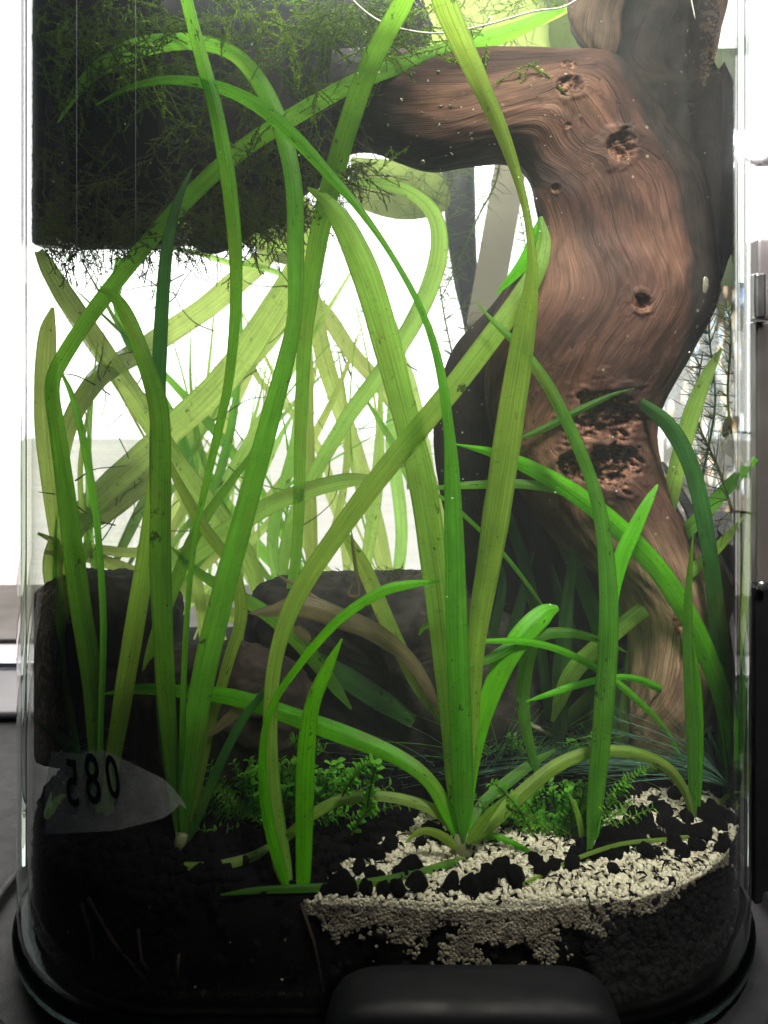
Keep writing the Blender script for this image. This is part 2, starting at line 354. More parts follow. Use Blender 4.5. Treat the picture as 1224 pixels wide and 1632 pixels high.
# ------------------------------------------------------------------ setting: table, window, sill
def box_obj(name, lo, hi, mat, parent=None, bevel=0.0):
    b = MB(); b.box(lo, hi); return b.build(name, mat, parent, smooth=False, bevel=bevel)
tbl = box_obj('table', (-1.2, -0.25, -0.06), (1.2, 0.78, -0.012), M['table_top']); tbl['kind'] = 'structure'
WD = 0.92
def zpx(py, d): return HC-(py-YH)/F*d
win = thing('window_shade', 'large white woven window shade glowing with daylight behind the aquarium', 'window shade', (0, WD, 0.0))
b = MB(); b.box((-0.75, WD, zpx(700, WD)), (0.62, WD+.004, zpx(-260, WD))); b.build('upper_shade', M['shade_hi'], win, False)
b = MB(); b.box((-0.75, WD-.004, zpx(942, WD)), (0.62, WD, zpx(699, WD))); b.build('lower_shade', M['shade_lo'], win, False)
wl = box_obj('wall', (-2.0, WD+.03, -0.8), (2.0, WD+.06, 1.6), M['white_paint']); wl['kind'] = 'structure'
sill = thing('window_sill', 'grey metal window sill with pale polished lip, left of the aquarium', 'window sill', (0, .85, 0))
for z1, ya, yb, mt in ((.002, .700, .912, 'sill_metal'), (-.001, .645, .6995, 'sill_polish'), (-.006, .555, .6445, 'sill_pale')):
    b = MB(); b.box((-0.9, ya, -.0115), (0.6, yb, z1)); b.build('sill_board', M[mt], sill, False, bevel=.004)

# ------------------------------------------------------------------ aquarium
def rrect(off=0.0, n=14):
    hw = HW+off; df = DF-off; db = DB+off; rf = RF+off; rb = RB+off; pts = []
    for cx, cd, r, a0 in ((HW-RF, DF+RF, rf, -PI/2), (HW-RB, DB-RB, rb, 0), (-(HW-RB), DB-RB, rb, PI/2), (-(HW-RF), DF+RF, rf, PI)):
        for k in range(n+1):
            a = a0+k/n*PI/2; pts.append((cx+r*math.cos(a), cd+r*math.sin(a)))
    return pts
ZT = 0.47
tank = thing('aquarium', 'clear bow-front glass aquarium with rounded corners on a black tray', 'aquarium', (0, .41, 0))
b = MB(); ro = rrect(0); ri = rrect(-.004)
b.grid([[(x, y, z) for x, y in ro] for z in (0.0, .15, .3, ZT)], closed=True)
b.build('outer_glass', M['glass'], tank)
b = MB(); b.grid([[(x, y, z) for x, y in reversed(ri)] for z in (.006, .15, .3, ZT)], closed=True)
b.build('inner_glass', M['glass'], tank)
b = MB(); r1, r2, r3 = rrect(-.0005), rrect(.0006), rrect(-.003)
b.grid([[(x, y, -.004) for x, y in rrect(-.004)], [(x, y, -.0035) for x, y in rrect(-.001)], [(x, y, -.001) for x, y in rrect(.0012)], [(x, y, .003) for x, y in rrect(.0018)], [(x, y, .0055) for x, y in rrect(.0010)], [(x, y, .0065) for x, y in rrect(-.003)]], closed=True, caps=True)
b.build('glass_base', M['glass_base'], tank)
# vertical glass seams near the corners
for px, d, wpx in ((38, .345, 9), (1190, .345, 8)):
    x = (px-CX)/F*d; b = MB(); ww = wpx/F*d/2
    b.tube([(x*1.0, d, z) for z in np.linspace(.01, ZT, 12)], ww, 12); b.build('corner_seam', M['glass_solid'], tank)
for px, d, y0, y1 in ((122, .30, -20, 420), (216, .29, -20, 400), (1176, .33, -20, 1000)):
    x = (px-CX)/F*clampd(px, d, .0045); b = MB(); dd = clampd(px, d, .0045)
    b.tube([(x, dd, zpx(y, dd)) for y in np.linspace(y0, y1, 8)], .00016, 6); b.build('water_streak', M['glass_line'], tank)
# base tray
tray = thing('base_tray', 'black plastic tray with raised rounded rim under the aquarium', 'tray', (0, .41, -.012))
b = MB()
b.grid([[(x, y, z) for x, y in rrect(o)] for o, z in ((.017, -.0115), (.0175, -.003), (.0165, -.0005), (.0145, -.0002), (.013, -.0012), (.0125, -.005), (.010, -.006), (-.05, -.006))], closed=True, caps=True)
b.build('rim_plate', M['black_matt'], tray)
# rounded black case in front
case = thing('black_case', 'rounded glossy black plastic case standing in front of the gravel', 'case', (0, .24, -.01))
rows = []
for z, s in ((-.011, 1.06), (.006, 1.03), (.018, .985), (.026, .94), (.030, .88), (.0325, .79), (.0335, .5)):
    r = []
    for k in range(40):
        a = k/40*2*PI; c_, s_ = math.cos(a), math.sin(a); e = .35
        r.append((.0275+math.copysign(abs(c_)**e, c_)*.047*s, .243+math.copysign(abs(s_)**e, s_)*.0125*s, z))
    rows.append(r)
b = MB(); b.grid(rows, closed=True, caps=True); b.build('case_body', M['black'], case)

# water body
m = N('water_body'); pv = m.n('VolumePrincipled'); m.set(pv.inputs['Color'], (.90, .95, 1)); pv.inputs['Density'].default_value = .6; pv.inputs['Anisotropy'].default_value = .3; m.surf(pv, 'Volume'); M['water'] = m.m
b = MB(); rw = rrect(-.0045); b.grid([[(x, y, z) for x, y in rw] for z in (.0465, .46)], closed=True, caps=True)
wat = b.build('water', M['water'], None, False); wat['kind'] = 'structure'

# ------------------------------------------------------------------ substrate
def bedz(x, d): return .0455+(d-.3)*.035+.0022*noise.noise(Vector((x*22, d*22, 1.3)))+.0008*noise.noise(Vector((x*90, d*90, 4)))
b = MB(); rows = []
cxm, cdm = 0.0, .41
ring = rrect(-.0068, 20)
for s in np.linspace(0, 1, 46)[1:]:
    rows.append([((x-cxm)*s, cdm+(y-cdm)*s, bedz((x-cxm)*s, cdm+(y-cdm)*s)) for x, y in ring])
rows.append([(x, y, .03) for x, y in ring]); rows.append([(x, y, .0072) for x, y in ring])
b.grid(rows, closed=True, caps=True)
bed = b.build('substrate', M['soil']); bed['kind'] = 'structure'
def inpoly(x, y, poly):
    c = False; n = len(poly)
    for i in range(n):
        x1, y1 = poly[i]; x2, y2 = poly[i-1]
        if (y1 > y) != (y2 > y) and x < (x2-x1)*(y-y1)/(y2-y1)+x1: c = not c
    return c
GP = [(492, 1452), (520, 1400), (555, 1372), (600, 1345), (650, 1330), (668, 1300), (700, 1282), (740, 1290), (775, 1306), (800, 1322), (850, 1330), (905, 1318), (940, 1322), (975, 1300), (1000, 1278), (1040, 1262), (1090, 1252), (1130, 1262), (1160, 1280), (1185, 1330), (1175, 1400), (1000, 1500), (492, 1520)]
cs, rs = [], []
while len(cs) < 11000:
    x = random.uniform(-.05, .15); d = random.uniform(.262, .37)
    if not inside(x, d, .0055): continue
    z = bedz(x, d); q = proj((x, d, z)); jx = 9*noise.noise(Vector((x*160, d*160, 0))); jy = 7*noise.noise(Vector((x*160, d*160, 5)))
    if inpoly(q[0]+jx, q[1]+jy, GP): cs.append((x, d, z+random.uniform(0, .0011)+.0008*noise.noise(Vector((x*200, d*200, 9))))); rs.append(random.uniform(.0004, .0008) if random.random() < .85 else random.uniform(.0009, .0014))
V, Fc = lumps(np.array(cs), rs, 1 if False else 0, .35); g = mesh_np('gravel', V, Fc, M['gravel'], True)
tag(g, 'cream white gravel heaped over the black soil at the front right', 'gravel', kind='stuff')
b = MB(); k = 0
while k < 380:
    x = random.uniform(-.04, .148); d = random.uniform(.268, .36); q = proj((x, d, bedz(x, d)))
    if not inside(x, d, .007) or not inpoly(q[0], q[1], GP): continue
    k += 1; z = bedz(x, d)+.0016; a = random.uniform(0, 3.14); l = random.uniform(.0008, .0026)
    b.tube([(x-math.cos(a)*l, d-math.sin(a)*l, z), (x, d+random.uniform(-.4, .4)*l, z+.0005), (x+math.cos(a)*l, d+math.sin(a)*l, z)], [.00015, random.uniform(.00025, .0005), .00015], 5)
o = b.build('soil_crumbs', M['soil']); tag(o, 'thin black crumbs and shreds strewn over the cream gravel', 'soil', kind='stuff')
# gravel pressed against the front glass
arc = []
for k in range(400):
    t = k/399; arc.append(t)
front = [(x, y) for x, y in rrect(-.0056, 40) if y < DF+RF]
front.sort(key=lambda q: math.atan2(q[0], .42-q[1]))
LOW = [(485, 1452), (520, 1480), (600, 1500), (680, 1512), (740, 1532), (800, 1545), (860, 1530), (940, 1490), (1000, 1465), (1060, 1435), (1120, 1405), (1160, 1372)]
def low(px):
    if px < LOW[0][0] or px > LOW[-1][0]: return 0
    for (a, c), (e, f_) in zip(LOW, LOW[1:]):
        if a <= px <= e: return c+(f_-c)*(px-a)/(e-a)
cum = [0.0]
for a, c in zip(front, front[1:]): cum.append(cum[-1]+math.dist(a, c))
cs, rs, cs2, rs2 = [], [], [], []
for _ in range(60000):
    s = random.uniform(0, cum[-1]); k = max(i for i, c in enumerate(cum) if c <= s); k = min(k, len(front)-2)
    t = (s-cum[k])/max(1e-9, cum[k+1]-cum[k]); x = front[k][0]*(1-t)+front[k+1][0]*t; d = front[k][1]*(1-t)+front[k+1][1]*t
    zt = bedz(x, d); z = random.uniform(.012, zt); q = proj((x, d, z)); yt = proj((x, d, zt))[1]; lo = low(q[0])
    if lo <= yt+4:
        if random.random() < .0008: cs2.append((x, d, z)); rs2.append(random.uniform(.0003, .0006))
        continue
    f_ = (q[1]-yt)/(lo-yt)
    nz = .5+.5*noise.noise(Vector((q[0]*.018, q[1]*.024, 2)))+.3*noise.noise(Vector((q[0]*.07, q[1]*.07, 7)))
    if f_ < .30 or (f_ < 1.6 and nz*random.uniform(.75, 1.25) > .16+f_*.46 and random.random() > (f_-.5)*.6): 
        if f_ < .16: cs.append((x, d, z)); rs.append(random.uniform(.0005, .0008))
        else: cs2.append((x, d, z)); rs2.append(random.uniform(.0004, .00085))
    if len(cs2) > 9000: break
V, Fc = lumps(np.array(cs), rs, 0, .35); g = mesh_np('gravel', V, Fc, M['gravel'], True); tag(g, 'bright rim of cream gravel along the inside of the front glass', 'gravel', kind='stuff')
V, Fc = lumps(np.array(cs2), rs2, 0, .35); g = mesh_np('buried_gravel', V, Fc, M['gravel_dull'], True); tag(g, 'dull brown buried gravel layer seen through the front glass', 'gravel', kind='stuff')
# black soil, uncountable
cs, rs = [], []
while len(cs) < 2600:
    x = random.uniform(-.148, .148); d = random.uniform(.262, .44)
    if not inside(x, d, .0085): continue
    q = proj((x, d, bedz(x, d)))
    if inpoly(q[0], q[1], GP): continue
    cs.append((x, d, bedz(x, d)+random.uniform(-.001, .0015))); rs.append(random.uniform(.0016, .003))
V, Fc = lumps(np.array(cs), rs, 1, .22); g = mesh_np('soil_grains', V, Fc, M['soil'], True); tag(g, 'black soil grains covering the aquarium floor', 'soil', kind='stuff')
cs, rs = [], []
for _ in range(3600):
    k = random.randrange(len(front)-1); t = random.random(); x = front[k][0]*(1-t)+front[k+1][0]*t; d = front[k][1]*(1-t)+front[k+1][1]*t
    cs.append((x*.985, d+.0012, random.uniform(.009, bedz(x, d)))); rs.append(random.uniform(.0010, .0024))
V, Fc = lumps(np.array(cs), rs, 1, .22); g = mesh_np('soil_grains', V, Fc, M['soil'], True); tag(g, 'packed black soil seen through the curved front glass', 'soil', kind='stuff')
# black pellets on the gravel: things
PEL = [(545, 1432, 17), (583, 1423, 12), (612, 1421, 14), (634, 1418, 14), (573, 1385, 13), (590, 1393, 11), (656, 1383, 17), (638, 1395, 12), (664, 1411, 15), (720, 1411, 15), (750, 1428, 18), (772, 1410, 17), (776, 1393, 13),
       (797, 1388, 17), (822, 1401, 18), (855, 1375, 13), (864, 1389, 12), (880, 1384, 12), (696, 1332, 15), (684, 1322, 11), (812, 1390, 11), (979, 1388, 10), (1012, 1298, 11), (1030, 1303, 13), (1052, 1290, 12), (1075, 1268, 11), (1058, 1310, 14),
       (1030, 1320, 15), (1005, 1325, 15), (985, 1322, 13), (1000, 1340, 16), (972, 1333, 15), (1030, 1358, 13), (1048, 1362, 9), (1075, 1345, 15), (1078, 1325, 15), (1095, 1305, 13), (1112, 1290, 13), (1098, 1330, 14), (1125, 1300, 14), (1140, 1315, 14),
       (960, 1355, 15), (945, 1363, 12), (975, 1362, 15), (918, 1365, 13), (930, 1350, 14), (1020, 1342, 13), (1050, 1335, 13), (1120, 1330, 14), (1135, 1290, 12), (1000, 1310, 9), (910, 1380, 12), (1155, 1345, 11), (1148, 1360, 10), (1040, 1276, 8), (1062, 1296, 12),
       (530, 1415, 13), (548, 1398, 12), (600, 1362, 14), (620, 1350, 13), (575, 1362, 14), (670, 1345, 10), (606, 1398, 9), (1088, 1360, 12), (1110, 1350, 12), (560, 1445, 10), (520, 1440, 11), (990, 1352, 12), (1165, 1310, 12), (1150, 1300, 12)]
def dfor(px, py):
    d = .3
    for _ in range(12):
        z = bedz((px-CX)/F*d, d); d = F*(HC-z)/(py-YH)
    return d
pm = []
for k in range(8):
    V, Fc = lumps(np.zeros((1, 3)), [1.0], 2, .20, .85); o = mesh_np('soil_pellet', V, Fc, M['soil'], True); pm.append(o.data)
    bpy.data.objects.remove(o)
for i, (px, py, r) in enumerate(PEL):
    d = dfor(px, py+r*.5); d = clampd(px, d, .0045+r/F*.3); rr = r/F*d*1.12
    o = bpy.data.objects.new('soil_pellet', pm[i % 8]); COL.objects.link(o)
    x = (px-CX)/F*d; o.location = (x, d, bedz(x, d)+rr*.62); o.scale = (rr, rr, rr*.9); o.rotation_euler = (random.random(), random.random(), random.random()*6)
    if 700 < px < 835: lab, gp = 'black soil pellet clustered round the pale roots of the central plant', 'pellets round the central roots'
    elif px <= 700 and py > 1400: lab, gp = 'black soil pellet under the fallen green leaf at the front left of the gravel', 'pellets under the fallen leaf'
    elif px <= 700: lab, gp = 'black soil pellet in the gravel behind the fallen green leaf', 'pellets behind the fallen leaf'
    elif px <= 935: lab, gp = 'black soil pellet on the gravel just behind the thin yellow runner', 'pellets behind the yellow runner'
    elif py < 1300: lab, gp = 'black soil pellet at the far back edge of the gravel on the right', 'pellets at the back edge'
    elif py > 1350: lab, gp = 'black soil pellet on the front slope of the gravel on the right', 'pellets on the right front slope'
    else: lab, gp = 'black soil pellet in the dense heap at the right, below the driftwood foot', 'pellets in the right heap'
    tag(o, lab, 'soil pellet', gp)

# ------------------------------------------------------------------ driftwood
def sweep(stations, n, m, mat, name, parent, knots=(), thick=.7, disp=.0012, unlit_fn=None, seed=0, ridge=1.0):
    """stations: (lx,ly,rx,ry,d[,thick])"""
    st = cr([s if len(s) == 6 else tuple(s)+(thick,) for s in stations], n)
    b = MB(); rows = []; uvs = []; rot = []; bark = []; vlen = 0; prev = None
    for i, s in enumerate(st):
        A = P(s[0], s[1], s[4]); B = P(s[2], s[3], s[4]); C = (A+B)/2; h = (B-A)/2
        if prev is not None: vlen += (C-prev).length
        prev = C; R = h.length; row = []; uvr = []
        for k in range(m):
            th = k/m*2*PI; th += .45*math.sin(2*th+PI)*0+(-.55*math.cos(th)); c_, s_ = math.cos(th), math.sin(th)
            g = disp*(noise.noise(Vector((c_*R*55+seed, s_*R*55, vlen*14)))*1.2+ridge*.55*noise.noise(Vector((c_*R*260, s_*R*260+seed, vlen*22))))
            lump = disp*1.8*noise.noise(Vector((c_*1.3+seed, s_*1.3, vlen*24+seed)))
            p = C+h*(c_*(1+(g+lump)/R))+Vector((0, -1, 0))*(s_*(s[5]*R+g+lump))
            px, py = proj(p); du = 0; rt = 0
            if s_ > -.1:
                for (kx, ky, kr, kd, asp) in knots:
                    dx, dy = px-kx, (py-ky)*asp; r = math.hypot(dx, dy); rn = r*(1+.30*noise.noise(Vector((px*.035, py*.035, kx)))+.22*noise.noise(Vector((px*.12, py*.12, ky))))
                    if rn < kr*2.6:
                        q = max(0, 1-(rn/kr)**2)
                        p = p+Vector((0, 1, 0))*(kd*min(1, q*1.5)*(1+.8*noise.noise(Vector((px*.09, py*.09, 3)))+.6*noise.noise(Vector((px*.25, py*.25, 8)))))
                        p = p+Vector((0, -1, 0))*(min(kd, .003)*.30*math.exp(-((rn-kr*1.15)/(kr*.3))**2))
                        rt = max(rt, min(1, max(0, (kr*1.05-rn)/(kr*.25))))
                        hd = h.normalized(); lat = dx*hd.x-dy/asp*hd.z
                        du -= lat*kr*kr/max(r*r, kr*kr*.8)/F*s[4]
            row.append(pull(p)); rot.append(rt); bark.append(unlit_fn(px, py, th, c_, s_) if unlit_fn else 0)
            uvr.append((th*R*.9+du, vlen))
        uvr.append((uvr[0][0]+2*PI*R*.9, vlen))
        rows.append(row); uvs.append(uvr)
    b.grid(rows, uvs=uvs, closed=True, caps=False)
    nn = len(rows)*m
    o = b.build(name, mat, parent)
    me = o.data
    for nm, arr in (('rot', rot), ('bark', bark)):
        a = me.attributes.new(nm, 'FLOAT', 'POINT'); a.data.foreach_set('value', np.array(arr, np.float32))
    return o
dw = thing('driftwood', 'thick twisted reddish brown driftwood trunk with hollow knots, arching over to the left', 'driftwood', P(1080, 1240, .37))
KN = [(905, 104, 15, .0012, 1.8), (908, 138, 22, .0022, 1.3), (990, 232, 25, .003, .95), (1023, 482, 14, .003, .9), (968, 662, 50, .005, 1.15), (975, 745, 48, .0045, 1.25), (885, 300, 8, .001, 1), (912, 745, 24, .004, .9), (1085, 985, 14, .0006, .5), (905, 200, 5, .0006, 1)]
def lerp_t(v, tab):
    if v <= tab[0][0]: return tab[0][1]
    for (a, c), (e, f_) in zip(tab, tab[1:]):
        if v <= e: return c+(f_-c)*(v-a)/(e-a)
    return tab[-1][1]
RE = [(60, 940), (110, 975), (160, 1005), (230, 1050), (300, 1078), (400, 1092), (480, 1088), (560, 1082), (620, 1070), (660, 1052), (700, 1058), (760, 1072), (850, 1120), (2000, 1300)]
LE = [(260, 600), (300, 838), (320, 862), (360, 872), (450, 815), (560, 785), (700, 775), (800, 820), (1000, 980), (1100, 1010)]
def unlit_sides(px, py, th, c_, s_):  # paints the wood dark beyond the edges of its lit face
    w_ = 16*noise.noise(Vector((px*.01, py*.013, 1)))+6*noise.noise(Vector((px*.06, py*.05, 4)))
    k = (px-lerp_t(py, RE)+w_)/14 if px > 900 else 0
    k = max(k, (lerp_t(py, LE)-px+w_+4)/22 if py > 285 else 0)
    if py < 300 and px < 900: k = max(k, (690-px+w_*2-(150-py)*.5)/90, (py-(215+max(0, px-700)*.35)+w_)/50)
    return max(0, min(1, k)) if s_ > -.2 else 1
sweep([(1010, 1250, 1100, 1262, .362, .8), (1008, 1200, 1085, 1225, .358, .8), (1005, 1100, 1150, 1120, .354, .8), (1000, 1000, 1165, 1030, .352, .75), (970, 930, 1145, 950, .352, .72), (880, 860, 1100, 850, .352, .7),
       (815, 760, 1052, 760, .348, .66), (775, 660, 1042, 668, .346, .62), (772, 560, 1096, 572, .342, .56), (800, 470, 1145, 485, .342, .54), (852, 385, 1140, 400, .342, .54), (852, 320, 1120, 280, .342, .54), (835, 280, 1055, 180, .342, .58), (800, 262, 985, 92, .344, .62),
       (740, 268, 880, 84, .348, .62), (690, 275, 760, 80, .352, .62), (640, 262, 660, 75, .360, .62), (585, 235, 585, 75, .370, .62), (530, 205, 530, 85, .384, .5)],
      900, 360, M['wood'], 'trunk', dw, KN, .6, .0011, unlit_sides)
# shaded side left of the trunk, the shade put into its dark colour
sweep([(760, 1010, 900, 1010, .385), (735, 900, 900, 880, .385), (700, 780, 860, 760, .382), (690, 660, 850, 650, .378), (722, 560, 850, 560, .374), (790, 480, 880, 470, .370), (840, 400, 900, 400, .366)], 120, 60, M['wood'], 'unlit_side', dw, (), .35, .0018, lambda *a: 1, 3)
# dark upper right limb and bulk behind
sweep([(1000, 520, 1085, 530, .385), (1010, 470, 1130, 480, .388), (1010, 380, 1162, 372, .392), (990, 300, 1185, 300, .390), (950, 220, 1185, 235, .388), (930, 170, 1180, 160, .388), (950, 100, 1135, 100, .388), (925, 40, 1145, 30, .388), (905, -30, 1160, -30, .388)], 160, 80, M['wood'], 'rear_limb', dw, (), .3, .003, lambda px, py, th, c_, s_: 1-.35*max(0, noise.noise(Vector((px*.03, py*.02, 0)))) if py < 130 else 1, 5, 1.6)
sweep([(905, -40, 1010, -40, .372), (908, 30, 985, 20, .370), (935, 78, 985, 70, .368), (960, 100, 980, 100, .368)], 50, 40, M['wood'], 'broken_stub', dw, (), .7, .002, lambda *a: .62, 8)
sweep([(1120, -40, 1165, -40, .372), (1122, 40, 1150, 40, .370), (1120, 90, 1140, 90, .369), (1118, 135, 1122, 138, .368)], 50, 30, M['wood'], 'broken_stub', dw, (), .7, .002, lambda *a: .62, 9)
sweep([(1140, 380, 1190, 420, .385), (1150, 300, 1200, 300, .385), (1135, 200, 1185, 190, .385), (1120, 150, 1150, 105, .385)], 50, 30, M['wood'], 'unlit_side', dw, (), .4, .002, lambda *a: 1, 11)
# base roots going right and dark lower bulk
sweep([(850, 1260, 1040, 1260, .41), (800, 1150, 1030, 1150, .41), (790, 1000, 1020, 1000, .405), (800, 900, 1000, 890, .400), (830, 800, 960, 790, .395)], 80, 60, M['wood'], 'unlit_side', dw, (), .3, .003, lambda px, py, th, c_, s_: .8, 13)
sweep([(1080, 900, 1190, 1290, .42), (1100, 850, 1215, 1150, .42), (1080, 780, 1190, 990, .42), (1060, 740, 1120, 860, .415)], 60, 50, M['wood'], 'unlit_side', dw, (), .3, .003, lambda *a: 1, 15)

def rock(name, label, outline, d, depth, mat, cat='rock', seed=0, rough=.006):
    """closed silhouette in photo pixels, inflated to a stone"""
    n = 150; pts = cr(list(outline)+[outline[0]], n+1)[:-1]; cx = sum(p[0] for p in pts)/n; cyy = sum(p[1] for p in pts)/n
    b = MB(); rows = []
    for j in range(-40, 41):
        ph = j/40*PI/2; s = math.cos(ph)**.55 if abs(j) < 40 else .02; off = math.sin(ph)*depth; r = []
        for p in pts:
            px = cx+(p[0]-cx)*s; py = cyy+(p[1]-cyy)*s; q = P(px, py, d); q = Vector((q.x, q.y+off, q.z))
            nv = Vector((q.x*30+seed, q.y*30, q.z*30)); nn = noise.noise(nv)+.6*(1-2*abs(noise.noise(nv*2.7)))+.35*(1-2*abs(noise.noise(nv*6)))+.2*noise.noise(nv*15)+.1*noise.noise(nv*34)
            q = q+(Vector((q.x, q.y, q.z))-P(cx, cyy, d)).normalized()*nn*rough
            q.y = min(q.y, DB-.008); r.append(pull(q))
        rows.append(r)
    b.grid(rows, closed=True, caps=True); o = b.build(name, mat); tag(o, label, cat); return o
rock('dark_rock', 'large black rock slab with mossy top edge in the centre rear', [(398, 960), (425, 932), (500, 918), (600, 924), (700, 925), (790, 950), (860, 1000), (880, 1120), (860, 1210), (600, 1230), (430, 1200), (400, 1080)], .395, .03, M['rock'], seed=2, rough=.003)
rock('dark_rock', 'blocky black rock with sunlit edge behind the left-hand leaves', [(58, 960), (75, 935), (110, 918), (170, 912), (230, 922), (275, 950), (285, 1060), (280, 1210), (150, 1220), (60, 1180)], .385, .025, M['rock'], seed=5, rough=.003)
M['log'] = principled('brown_log', (.050, .033, .028), .75, spec=.2, nscale=75, col2=(.012, .009, .008), bump=1, bscale=120)
rock('wood_log', 'low brown chunk of wood lying in front of the left rock', [(225, 1100), (260, 1040), (330, 1030), (390, 1035), (460, 1060), (500, 1100), (490, 1190), (430, 1250), (300, 1270), (220, 1220)], .345, .018, M['log'], 'wood', seed=9, rough=.003)
rock('brown_stone', 'narrow reddish stone pressed against the left glass edge', [(52, 950), (70, 935), (92, 950), (100, 1050), (96, 1150), (85, 1200), (55, 1190), (48, 1060)], clampd(70, .375, .02), .010, principled('red_stone', (.22, .13, .115), .7, nscale=90, col2=(.07, .04, .04), bump=.6), seed=12, rough=.001)
rock('dark_stone', 'rounded dark stone half hidden by the small leaved bush on the right', [(845, 1262), (870, 1236), (910, 1238), (935, 1265), (940, 1310), (900, 1340), (850, 1320)], .352, .014, M['log'], seed=15, rough=.001)
rock('dark_stone', 'flat black stone at the back right foot of the driftwood', [(1060, 1190), (1120, 1175), (1180, 1190), (1195, 1240), (1150, 1262), (1080, 1255)], .385, .018, M['rock'], seed=18, rough=.001)
fb = thing('filter_box', 'black filter box behind the moss in the upper left corner', 'filter', P(150, 390, .44))
b = MB(); b.box((-.1465, .362, zpx(388, .362)), (P(262, 0, .362).x, .380, .455)); b.build('housing', M['black'], fb, False, bevel=.003)
b = MB(); b.box((-.1460, .3805, .3165), (P(262, 0, .362).x-.002, .52, .455)); b.build('rear_housing', M['black'], fb, False, bevel=.003)
hb = thing('hanging_box', 'dark grey box hanging outside the upper left glass wall', 'box', P(60, 388, .405))
b = MB(); b.box((P(46, 0, .405).x, .405, zpx(389, .405)), (-.1545, .420, .455)); b.build('box_body', M['black_matt'], hb, False, bevel=.003)
for k in range(9):
    b = MB(); x0 = P(366+k*5, 0, .41).x
    b.box((x0, .4135, zpx(245, .41)), (x0+.0007, .416, zpx(125, .41))); b.build('slot', M['metal_dull'], fb, False)
b = MB(); b.box((P(256, 0, .42).x, .415, zpx(300, .42)), (P(520, 0, .42).x, .428, .455)); b.build('intake_housing', M['black'], fb, False, bevel=.006)
up = thing('driftwood', 'dark mossy driftwood limb running across the upper left under the moss', 'driftwood', P(300, 200, .40))
sweep([(300, 385, 300, 140, .435), (330, 402, 330, 120, .43), (375, 392, 375, 100, .43), (440, 345, 430, 30, .43), (500, 300, 500, 10, .43), (560, 262, 575, -20, .42), (620, 250, 650, -10, .41), (660, 215, 690, 40, .41)], 100, 60, M['wood'], 'limb', up, (), .3, .004, lambda *a: 1, 21)
# rear things between trunk and window
rp = thing('heater_tube', 'black heater tube standing behind the needle plants', 'heater', P(735, 560, .53))
b = MB(); b.tube([P(728, 230, .535), P(735, 380, .535), P(752, 520, .535), P(758, 600, .535)], [.012, .010, .0055, .004], 14); b.build('tube', M['black'], rp)
st = MB(); st.box((-.0105, -.001, -.10), (.0105, .001, .075)); o = st.build('plastic_strip', M['beige'], None, False); o.location = P(790, 400, .52); o.rotation_euler = (0, math.radians(10), 0)
tag(o, 'flat beige plastic strip leaning behind the driftwood arch', 'strip')
ap = box_obj('algae_panel', (P(1085, 0, .546).x, .546, zpx(455, .546)), (P(1176, 0, .546).x, .549, .46), M['algae']); tag(ap, 'pale green algae covered pane at the back right of the aquarium', 'panel')
ap = box_obj('algae_panel', (P(860, 0, .546).x, .546, zpx(105, .546)), (P(960, 0, .546).x, .549, .46), M['algae']); tag(ap, 'small green algae pane seen in the gap above the driftwood bend', 'panel')

# ------------------------------------------------------------------ vallisneria and other ribbons
def ribbon(name, pts, d0, d1, mat, parent, dm=None, twist=.35, seed=None, n=None, wf=.70):
    """pts root->tip in photo pixels: (x, y, width_px)"""
    seed = random.random()*100 if seed is None else seed
    k = len(pts)-1
    def dd(t):
        if dm is None: return d0+(d1-d0)*t
        return (1-t)**2*d0+2*t*(1-t)*dm+t*t*d1
    L = sum(math.dist(a[:2], c[:2]) for a, c in zip(pts, pts[1:])); n = n or max(10, min(70, int(L/14)))
    s = cr([(x, y, w_*wf, dd(i/k)) for i, (x, y, w_) in enumerate(pts)], n)
    C = [P(q[0], q[1], clampd(q[0], q[3], .0065)) for q in s]
    # even out clamped depth steps
    dep = [c.y for c in C]
    for _ in range(6): dep = [dep[0]]+[(dep[i-1]+2*dep[i]+dep[i+1])/4 for i in range(1, n-1)]+[dep[-1]]
    C = [P(s[i][0], s[i][1], clampd(s[i][0], dep[i], .005)) for i in range(n)]
    for i in range(n):
        if i > n*.12 or name == 'runner' or d1 < .283:
            c = C[i]; zb = bedz(c.x, c.y)+.0018
            if c.z < zb and s[i][1] > YH+60: dn = max(DF+.0052, F*(HC-zb)/(s[i][1]-YH)); C[i] = P(s[i][0], s[i][1], dn)
    rows = []; uvs = []; ln = 0; NA = 7
    for i in range(n):
        T = (C[min(i+1, n-1)]-C[max(0, i-1)]).normalized(); view = Vector((C[i].x, C[i].y, C[i].z-HC)).normalized()
        S = T.cross(view)
        S = S.normalized() if S.length > 1e-4 else Vector((1, 0, 0)); Nn = S.cross(T).normalized()
        if i: ln += (C[i]-C[i-1]).length
        tw = twist*(1.4*noise.noise(Vector((ln*14, seed, 0)))+.3*math.sin(ln*9+seed)); hw = max(s[i][2], .8)/F*C[i].y/2/max(.75, math.cos(tw))*min(1, .3+i/(n-1)/.10)
        D = S*math.cos(tw)+Nn*math.sin(tw); U = D.cross(T).normalized(); r = []; uv = []
        for j in range(NA):
            t = j/(NA-1)*2-1
            rip = .06*noise.noise(Vector((ln*60, seed, t*2)))
            r.append(C[i]+D*(hw*t*(1+rip))+U*(hw*(.22*t*t-.10*math.exp(-(t*4)**2)+.10*noise.noise(Vector((ln*45, seed+5, t*1.5))))))
            uv.append((j/(NA-1), ln))
        rows.append(r); uvs.append(uv)
    b = MB(); b.grid(rows, uvs=uvs); return b.build(name, M[mat], parent)
